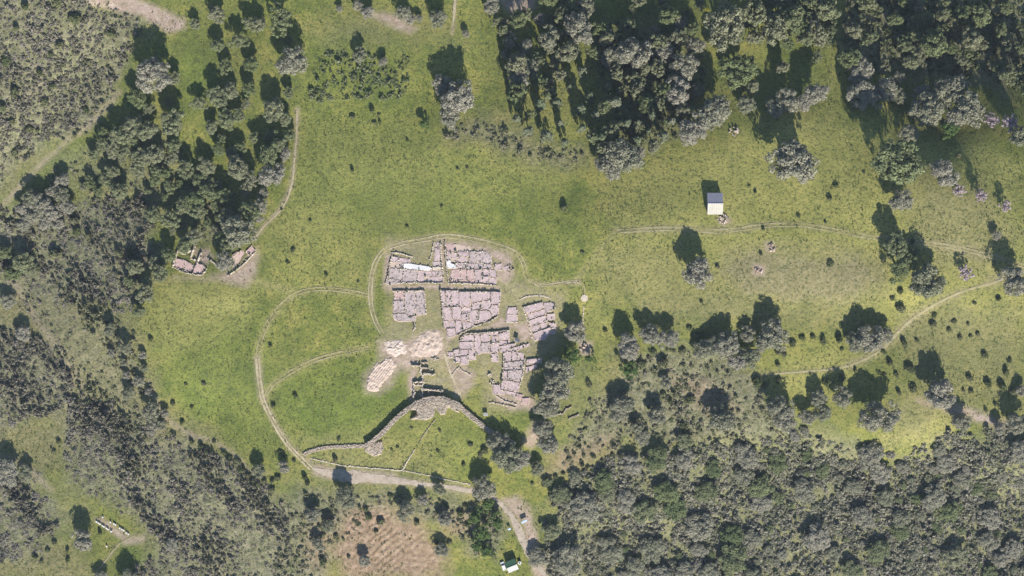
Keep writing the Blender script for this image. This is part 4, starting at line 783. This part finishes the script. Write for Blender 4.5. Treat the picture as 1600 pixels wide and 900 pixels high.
# ancient building with free-standing walls above the ring wall
e = bpy.data.objects.new('ruined_building', None); COL.objects.link(e); tag(e, 'roofless ruined building of narrow stone walls above the ring wall', 'ruin'); ruin = e; zs = at(660, 595); e.location = zs; inv = tuple(-q for q in zs)
RW = [([(643,571),(648,572),(657,571.5)],.5,1.1),([(656,575),(670,575.5)],.7,.9),([(657,572),(658,585),(662,586)],.6,1.0),([(661,584),(680,585.5)],.8,1.0),([(660,586),(661,596)],.5,1.0),([(646,597.5),(663,597)],.6,1.1),([(646,598),(647,612),(646,622)],.5,.9),([(660,598),(660,620)],.5,.9),([(660,609),(668,609),(693,611)],.9,1.2),([(647,602),(659,602)],.4,.5),([(659,567),(668,567)],.7,.7),([(674,560),(686,562)],.5,.5),([(669,611),(670,620)],.5,.8)]
ed = []
for k, (p, w, h) in enumerate(RW):
    ob('wall', wall_strip(p, w, h, M_STONE, 'wall', 60 + k), ruin, inv); ed += [(q[0], q[1], h) for q in along(p, 1.2, False, .6)] + [(q[0], q[1], .05) for q in along(p, 2, False, 3)]
stones('fallen_stones', ed, .2, .6, M_PALE, ruin, 77).location = inv

# ring wall: broad rubble wall with a bastion
zs = at(650, 650); inv = tuple(-q for q in zs)
ring = bpy.data.objects.new('ring_wall', None); COL.objects.link(ring); ring.location = zs; tag(ring, 'broad curving rubble ring wall with a wide bastion in the middle', 'wall')
WL = [([(474,710),(492,703),(515,699),(545,697.5),(572,697)],1.5,.4),([(572,697),(584,688),(600,674),(618,655),(636,640),(650,631)],2.0,2.0),([(650,631),(668,625),(690,624.5),(706,629),(720,637)],2.7,2.4),([(720,637),(735,650),(750,662),(770,677),(792,687),(806,694)],2.0,1.3)]
rub = []
for k, (p, w, h) in enumerate(WL):
    ob('wall', wall_strip(p, w, h, M_STONE, 'wall', 90 + k, .025), ring, inv)
    C = catmull(p, 1.0); T = np.gradient(C, axis=0); T /= np.linalg.norm(T, axis=1)[:, None]; N = np.stack([-T[:, 1], T[:, 0]], -1)
    for i in range(len(C)):
        for _ in range(12):
            o = random.uniform(-.5, .5) * w / S; q = C[i] + N[i] * o + np.random.normal(size=2) * .3; rub.append((q[0], q[1], h + .02))
def patch(name, poly, fn, mat, parent=None, step=1.0, inv_=(0, 0, 0), seed=0):
    xs = [p[0] for p in poly]; ys = [p[1] for p in poly]; gx = np.arange(min(xs) - step, max(xs) + step, step); gy = np.arange(min(ys) - step, max(ys) + step, step)
    PX, PY = np.meshgrid(gx, gy); wq = 3 if step > .85 else 9; d = sdist(PX + wq * fbm(PX * .16, PY * .16, 4), PY + wq * fbm(PX * .16 + 50, PY * .16, 4), poly)
    z = hgt(PX, PY) + np.where(d > 0, fn(PX, PY, d), -.4); X, Y, Z = world(PX, PY, z); ny, nx = PX.shape; idx = np.arange(nx * ny).reshape(ny, nx)
    keep = (d > -1.6 * step); kf = keep[1:, :-1] & keep[1:, 1:] & keep[:-1, 1:] & keep[:-1, :-1]
    F = np.stack([idx[1:, :-1], idx[1:, 1:], idx[:-1, 1:], idx[:-1, :-1]], -1)[kf]
    used = np.unique(F); rm = np.zeros(nx * ny, int); rm[used] = np.arange(len(used)); V = np.stack([X.ravel(), Y.ravel(), Z.ravel()], -1)[used]
    return ob(name, mesh_np(name, V, rm[F], mat, False), parent, inv_)
BAST = [(635,640),(650,630),(690,626),(712,634),(718,645),(706,640),(700,636),(696,648),(688,648),(680,638),(679,650),(672,655),(664,657),(655,656),(640,655),(652,648),(650,641)]
patch('bastion', BAST, lambda x, y, d: 1.9 * np.clip(d / 1.2, 0, 1) + .5 * fbm(x * .3, y * .3, 3), M_STONE, ring, .9, inv)
patch('round_tower_base', [(572,698),(585,692),(598,688),(600,700),(596,709),(586,714),(576,710),(568,703)], lambda x, y, d: .7 * np.clip(d / 1.5, 0, 1) + .4 * fbm(x * .3, y * .3, 3), M_STONE, ring, .9, inv)
rp = np.random.default_rng(4); bx = rp.uniform(566, 720, 9000); by = rp.uniform(624, 716, 9000)
kk = inpoly(bx, by, BAST); rub += [(a, b, 1.9) for a, b in zip(bx[kk], by[kk])]; kk = inpoly(bx, by, [(572,698),(585,692),(598,688),(600,700),(596,709),(586,714),(576,710),(568,703)]); rub += [(a, b, .7) for a, b in zip(bx[kk], by[kk])]
stones('wall_rubble', rub[::5], .16, .42, M_STONEL, ring, 78).location = inv; stones('wall_rubble', rub[1::3], .16, .45, M_STONE, ring, 79).location = inv
def stone_line(name, pts, w, h, label, mat=M_PALE, cat='wall', seed=3):
    z = at(*pts[0][:2]); i = tuple(-q for q in z); e = bpy.data.objects.new(name, None); COL.objects.link(e); e.location = z
    ob('wall', wall_strip(pts, w, h, mat, 'wall', seed), e, i); stones('loose_stones', [(q[0], q[1], h) for q in along(pts, 1.4, False, .7)], .15, .45, mat, e, seed + 1).location = i
    tag(e, label, cat); return e
stone_line('stone_kerb', [(484,716),(505,721),(540,728),(600,733),(627,735),(636,722),(648,702)], .35, .25, 'thin pale kerb of stones bordering the grass above the gravel road', seed=5)
stone_line('stone_kerb', [(628,735),(670,743),(700,750),(735,757)], .25, .2, 'faint stone edging running right along the upper road verge', seed=6)
stone_line('stone_kerb', [(680,655),(672,666),(662,680),(655,693)], .25, .25, 'short diagonal line of stones on the grass below the bastion', M_STONE, seed=7)
stone_line('stone_wall', [(868,648),(880,646),(884,640),(893,636)], .5, .6, 'small ruined stone wall in shade right of the lower trees', M_STONE, seed=8)
stone_line('stone_wall', [(888,655),(896,651),(905,648)], .6, .7, 'short ruined wall beside a dark hollow, right of the lower trees', M_STONE, seed=9)
stone_line('stone_kerb', [(812,468),(826,463),(846,462),(860,466)], .5, .2, 'pale stone line above the slanted right block', seed=12)
stone_line('stone_kerb', [(912,478),(911,500),(911,520)], .25, .15, 'thin pale line of stones below the round slab', seed=13)
stone_line('stone_kerb', [(706,586),(716,575),(724,580),(735,586)], .3, .25, 'zigzag of pale stones below the square rooms', seed=14)

# spoil heaps
HEAP = [(583,573),(598,562),(612,558),(620,570),(612,582),(600,598),(592,610),(582,612),(574,606),(572,594)]
ridg = lambda x, y: np.sin((x * .78 + y * .62) * 1.9 + 5 * fbm(x * .05, y * .05))
tag(patch('spoil_heap', HEAP, lambda x, y, d: np.clip(d / 3, 0, 1) * (.32 + .07 * ridg(x, y) + .5 * fbm(x * .3, y * .3, 3)), M_SPOIL, None, .7), 'ridged brown spoil heap left of the ruined building', 'spoil heap')
tag(patch('rubble_heap', [(600,535),(615,533),(628,531),(636,540),(632,551),(616,558),(606,552),(601,545)], lambda x, y, d: np.clip(d / 8, 0, 1) * (.3 + .9 * fbm(x * .45, y * .45, 3)), M_RUBBLE, None, .8), 'whitish rubble heap above the ridged spoil heap', 'spoil heap')
tag(patch('earth_heap', [(638,545),(650,528),(668,518),(684,517),(692,528),(692,546),(680,556),(660,558),(644,558)], lambda x, y, d: np.clip(d / 10, 0, 1) * (.3 + 1.0 * fbm(x * .2, y * .2, 4)), M_SPOIL, None, .8), 'rounded pinkish earth heap above the ruined building', 'spoil heap')

def rock_pile(px, py, r, label, n=26, mat=M_PALE, seed=1):
    rnd = random.Random(seed); z = at(px, py); e = bpy.data.objects.new('stone_pile', None); COL.objects.link(e); e.location = z
    for k in range(n):
        a = rnd.random() * 6.28; q = math.sqrt(rnd.random()); s = (.25 + .5 * rnd.random()) * (1.25 if k < n / 3 else .8); m = MB(); V = []
        for i in range(8):
            u = [(-1,-1,-1),(1,-1,-1),(1,1,-1),(-1,1,-1),(-.7,-.7,1),(.7,-.7,1),(.7,.7,1),(-.7,.7,1)][i]; V.append(tuple(c * s * .5 * (1 + .25 * rnd.gauss(0, 1)) for c in u))
        m.add(V, [(3,2,1,0),(4,5,6,7),(0,1,5,4),(1,2,6,5),(2,3,7,6),(3,0,4,7)])
        ob('stone', m.mesh('stone', mat), e, (math.cos(a) * q * r * S, math.sin(a) * q * r * S, s * .3 + (1 - q) * .5), rnd.random() * 3)
    tag(e, label, 'stones', 'stone piles')
rock_pile(1147, 206, 8, 'bright white stone pile at the upper wood edge', 34, M_RUBBLE, 1)
rock_pile(1130, 343, 9, 'pale stone pile at the lower right corner of the shed', 34, M_RUBBLE, 2)
rock_pile(1205, 386, 7, 'pinkish stone pile in the dry meadow', 22, M_SPOIL, 3)
rock_pile(1185, 423, 6, 'small stone pile on the left side of the dry patch', 18, M_SPOIL, 4)
rock_pile(912, 541, 8, 'scattered pinkish stones round the pit, right of the trees', 22, M_SPOIL, 5)
rock_pile(768, 598, 5, 'small pale stones left of the lower right block', 12, M_PALE, 6)
rock_pile(765, 586, 3, 'few pale stones on the grass above the lower steps', 8, M_PALE, 7)
rock_pile(797, 420, 6, 'loose brown stones at the right end of the upper block', 16, M_STONE, 8)

# round slab
zs = at(913, 466); m = MB(); P = [(1.5 * math.cos(k * math.pi / 16) * (1 + .03 * random.random()), 1.5 * math.sin(k * math.pi / 16)) for k in range(32)]; m.prism(P, -.3, .3)
sl = ob('round_slab', m.mesh('round_slab', M_PALE), None, zs); tag(sl, 'round pale stone slab at the end of the bending rut', 'slab')
m = MB(); m.prism([(x * .45, y * .45) for x, y in P], .3, .36); ob('centre_stone', m.mesh('centre_stone', M_PALE), sl)

# ------------------------------------------------------------------ the shed
def gable(name, px0, px1, py0, py1, eave, ridge, north, south, wallm, label, cat, rz=0.0, door=True):
    cx, cy = (px0 + px1) / 2, (py0 + py1) / 2; z = at(cx, cy, 0); e = bpy.data.objects.new(name, None); COL.objects.link(e); e.location = z; e.rotation_euler = (0, 0, rz)
    w = (px1 - px0) * S; d = (py1 - py0) * S; hw, hd = w / 2, d / 2; b = MB(); i = .25
    b.add([(-hw + i, -hd + i, -.3), (hw - i, -hd + i, -.3), (hw - i, hd - i, -.3), (-hw + i, hd - i, -.3), (-hw + i, -hd + i, eave), (hw - i, -hd + i, eave), (hw - i, hd - i, eave), (-hw + i, hd - i, eave), (-hw + i, 0, ridge - .12), (hw - i, 0, ridge - .12)],
          [(0, 1, 5, 4), (2, 3, 7, 6), (1, 2, 6, 9, 5), (3, 0, 4, 8, 7), (4, 5, 9, 8), (6, 7, 8, 9)])
    ob('wall', b.mesh('wall', wallm), e)
    for nm, sgn, mat, lab in (('roof_slope', 1, north, 'grey shaded roof slope'), ('roof_slope', -1, south, 'bright sunlit roof slope')):
        n = max(4, int(w / .85)); par = None
        sh_ = MB(); sh_.add([(-hw, sgn * .02, ridge - .03), (hw, sgn * .02, ridge - .03), (hw, sgn * hd, eave + .05), (-hw, sgn * hd, eave + .05)], [(0, 1, 2, 3) if sgn < 0 else (3, 2, 1, 0)])
        par = ob(nm, sh_.mesh(nm, mat), e); par['label'] = lab
        for k in range(n):
            x0 = -hw + w * k / n + .012; x1 = -hw + w * (k + 1) / n - .012; p = MB(); V = []; F = []
            prof = [(x0, .015), (x0 + .04, .11), (x0 + .12, .11), (x0 + .16, .02), ((x0 + x1) / 2 - .03, .02), ((x0 + x1) / 2, .05), ((x0 + x1) / 2 + .03, .02), (x1, .02)]
            for x, dz in prof: V += [(x, sgn * .03, ridge - .02 + dz), (x, sgn * (hd + .05), eave + .04 + dz)]
            F = [(2 * q, 2 * q + 2, 2 * q + 3, 2 * q + 1) if sgn > 0 else (2 * q, 2 * q + 1, 2 * q + 3, 2 * q + 2) for q in range(len(prof) - 1)]
            p.add(V, F); ob('roof_sheet', p.mesh('roof_sheet', mat), par)
    r = MB(); r.box((0, 0, ridge + .06), (w + .04, .22, .05)); ob('ridge_cap', r.mesh('ridge_cap', north), e)
    if door:
        q = MB(); q.box((hw * .3, -hd + i - .04, 1.0), (1.2, .06, 2.0)); dd = ob('door', q.mesh('door', M_WOOD), e); q = MB(); q.box((hw * .3 + .45, -hd + i - .1, 1.0), (.05, .06, .15)); ob('handle', q.mesh('handle', M_DARK), dd)
    tag(e, label, cat); return e
gable('shed', 1104, 1128, 302, 335.5, 2.1, 4.1, M_ROOFN, M_ROOFS, M_WALLW, 'shed with a shaded grey and a sunlit cream roof slope in the right meadow', 'shed')
gable('hut', 791, 808, 873.5, 891, 2.6, 3.5, M_GREENROOF, M_WALLW, M_WALLW, 'hut with dark green and whitish roof slopes beside the road, bottom edge', 'hut', R(22))
def water_tank(px, py, label):
    z = at(px, py); e = bpy.data.objects.new('water_tank', None); COL.objects.link(e); e.location = z; m = MB()
    m.prism([(.75 * math.cos(k * math.pi / 10), .75 * math.sin(k * math.pi / 10)) for k in range(20)], 0, 1.3); ob('body', m.mesh('body', M_WHITE), e)
    m = MB(); m.prism([(.3 * math.cos(k * math.pi / 8), .3 * math.sin(k * math.pi / 8)) for k in range(16)], 1.3, 1.45); ob('lid', m.mesh('lid', M_DARK), e); tag(e, label, 'tank')
water_tank(812, 879, 'small white round tank at the right end of the hut')
def car(px, py, rz, mat, label):
    z = at(px, py); e = bpy.data.objects.new('parked_car', None); COL.objects.link(e); e.location = z; e.rotation_euler = (0, 0, rz); b = MB()
    prof = [(-2.0, .35), (-2.02, .85), (-1.85, .95), (-1.5, 1.4), (.35, 1.42), (1.0, .98), (1.85, .85), (2.02, .6), (2.0, .35)]
    V = [(x, s * (.82 if zz < 1.1 else .66), zz) for s in (-1, 1) for x, zz in prof]; n = len(prof)
    b.add(V, [tuple(range(n - 1, -1, -1)), tuple(range(n, 2 * n))] + [(i, (i + 1) % n, n + (i + 1) % n, n + i) for i in range(n)]); me = b.mesh('body', mat); bm_fix(me); ob('body', me, e)
    for nm, P in (('windscreen', [(.42, .62, 1.425), (.42, -.62, 1.425), (.98, -.72, 1.02), (.98, .72, 1.02)]), ('rear_window', [(-1.56, -.6, 1.37), (-1.56, .6, 1.37), (-1.84, .72, 1.0), (-1.84, -.72, 1.0)])):
        g = MB(); g.add([(x + (.01 if nm == 'windscreen' else -.012), y, q + .012) for x, y, q in P], [(0, 3, 2, 1) if nm == 'rear_window' else (3, 2, 1, 0)]); me = g.mesh(nm, M_GLASS); ob(nm, me, e)
    for sx in (-1.25, 1.25):
        for sy in (-.8, .8):
            w = MB(); w.tube((sx, sy - .1, .32), (sx, sy + .1, .32), .32, .32, 14); ww = ob('wheel', w.mesh('wheel', M_RUBBER), e)
            w = MB(); w.tube((sx, sy - .11, .32), (sx, sy + .11, .32), .18, .18, 10); ob('rim', w.mesh('rim', M_ROOFN), ww)
    for sy in (-.6, .6):
        w = MB(); w.box((2.0, sy, .65), (.08, .3, .14)); ob('headlight', w.mesh('headlight', M_WHITE), e)
    tag(e, label, 'car')
car(786.5, 884, R(110), M_WHITE, 'white car parked at the left end of the hut')
def info_panel(px, py, rz, w, d, mat, label, hgt_=1.1, tilt=35):
    z = at(px, py); e = bpy.data.objects.new('information_panel', None); COL.objects.link(e); e.location = z; e.rotation_euler = (0, 0, rz); m = MB(); m.box((0, 0, hgt_), (w, d, .06), 0, R(tilt)); bd = ob('board', m.mesh('board', mat), e)
    m = MB(); m.box((0, -d * .5 * math.cos(R(tilt)), hgt_ - d * .5 * math.sin(R(tilt)) + .02), (w + .06, .1, .1)); ob('frame', m.mesh('frame', M_WHITE), bd)
    for s in (-1, 1):
        m = MB(); m.box((s * w * .4, 0, hgt_ / 2 - .1), (.1, .1, hgt_ + .1)); ob('post', m.mesh('post', M_WOOD), e)
    tag(e, label, 'sign', 'information panels')
info_panel(819, 814, R(28), 2.7, 1.3, M_BLUE, 'large pale blue information panel right of the road', 1.6, 40)
info_panel(796, 826, R(15), 1.3, 1.0, M_BLUE, 'small pale blue information panel left of the road', 1.3, 40)
info_panel(808, 531, R(-35), 2.0, 1.8, M_DARK, 'dark information panel between the square rooms and slanted block', 1.4, 25)
info_panel(759, 647, R(0), 2.0, 1.4, M_DARK, 'dark information panel behind the right arm of the ring wall', 1.2, 25)
for px, py, h, lab in ((791,460,1.6,'thin marker post at the upper right corner of the largest block'),(843,466,1.3,'left marker post above the slanted right block'),(853,462,1.4,'right marker post above the slanted right block'),(611,742,1.7,'dark post on the gravel road verge below the kerb'),(502,728,1.3,'short post at the left start of the gravel road'),(546,554,1.6,'thin post beside the ruts in the lower left field'),(596,444,1.5,'thin post at the lower left corner of the upper left block')):
    z = at(px, py); e = bpy.data.objects.new('marker_post', None); COL.objects.link(e); e.location = z; m = MB(); m.tube((0, 0, -.2), (0, 0, h), .11, .09, 8); ob('post', m.mesh('post', M_WOOD), e); m = MB(); m.tube((0, 0, h), (0, 0, h + .18), .17, .13, 8); ob('cap', m.mesh('cap', M_PALE), e); tag(e, lab, 'post', 'marker posts')
# beehives
def hive(px, py, rz, label, group):
    z = at(px, py, .05); e = bpy.data.objects.new('beehive', None); COL.objects.link(e); e.location = z; e.rotation_euler = (0, 0, rz); e.scale = (.88, .88, .95)
    for nm, c, d, mt in (('stand', (0, 0, .1), (.6, .5, .22), M_WOOD), ('hive_box', (0, 0, .48), (.62, .55, .52), M_WHITE), ('lid', (0, 0, .79), (.72, .64, .09), M_WHITE)):
        m = MB(); m.box(c, d); ob(nm, m.mesh(nm, mt), e)
    tag(e, label, 'beehive', group)
h1 = [(151.3,815.2),(154.6,817.2),(157,818.6),(160.8,821.4),(163.2,822.8),(167.2,825.2),(169.6,827),(174.4,830.2)]
h2 = [(173.2,815.8),(178.6,818.2),(181.2,819.8),(187.7,825),(191,827),(193.8,828.5),(198,832.4),(201.2,834.4)]
for row, wh in ((h1, 'front beehive row, lower left'), (h2, 'back beehive row, lower left')):
    for i, (x, y) in enumerate(row): hive(x, y, R(-32 + random.uniform(-8, 8)), ('%s white hive from the left in the %s' % (ORD[i + 1], wh)), 'beehives, ' + wh)
hive(161, 808, 0, 'lone white hive above the two beehive rows', 'lone beehives'); hive(167.5, 853.5, .4, 'lone white hive below the two beehive rows by the footpath', 'lone beehives')

# ------------------------------------------------------------------ the air between the drone and the hill
hz = MB(); hz.box((0, 0, 295), (5900, 5900, 690))
m, t = new_mat('haze'); pv = t.nodes.new('ShaderNodeVolumePrincipled'); mo = t.nodes.new('ShaderNodeOutputMaterial')
pv.inputs['Color'].default_value = (.72, .84, 1.0, 1); pv.inputs['Density'].default_value = 3.6e-5; pv.inputs['Anisotropy'].default_value = 0.0
t.links.new(pv.outputs[0], mo.inputs['Volume'])
tag(ob('haze', hz.mesh('haze', m)), 'thin pale haze in the air over the whole site', 'haze', None, 'stuff')
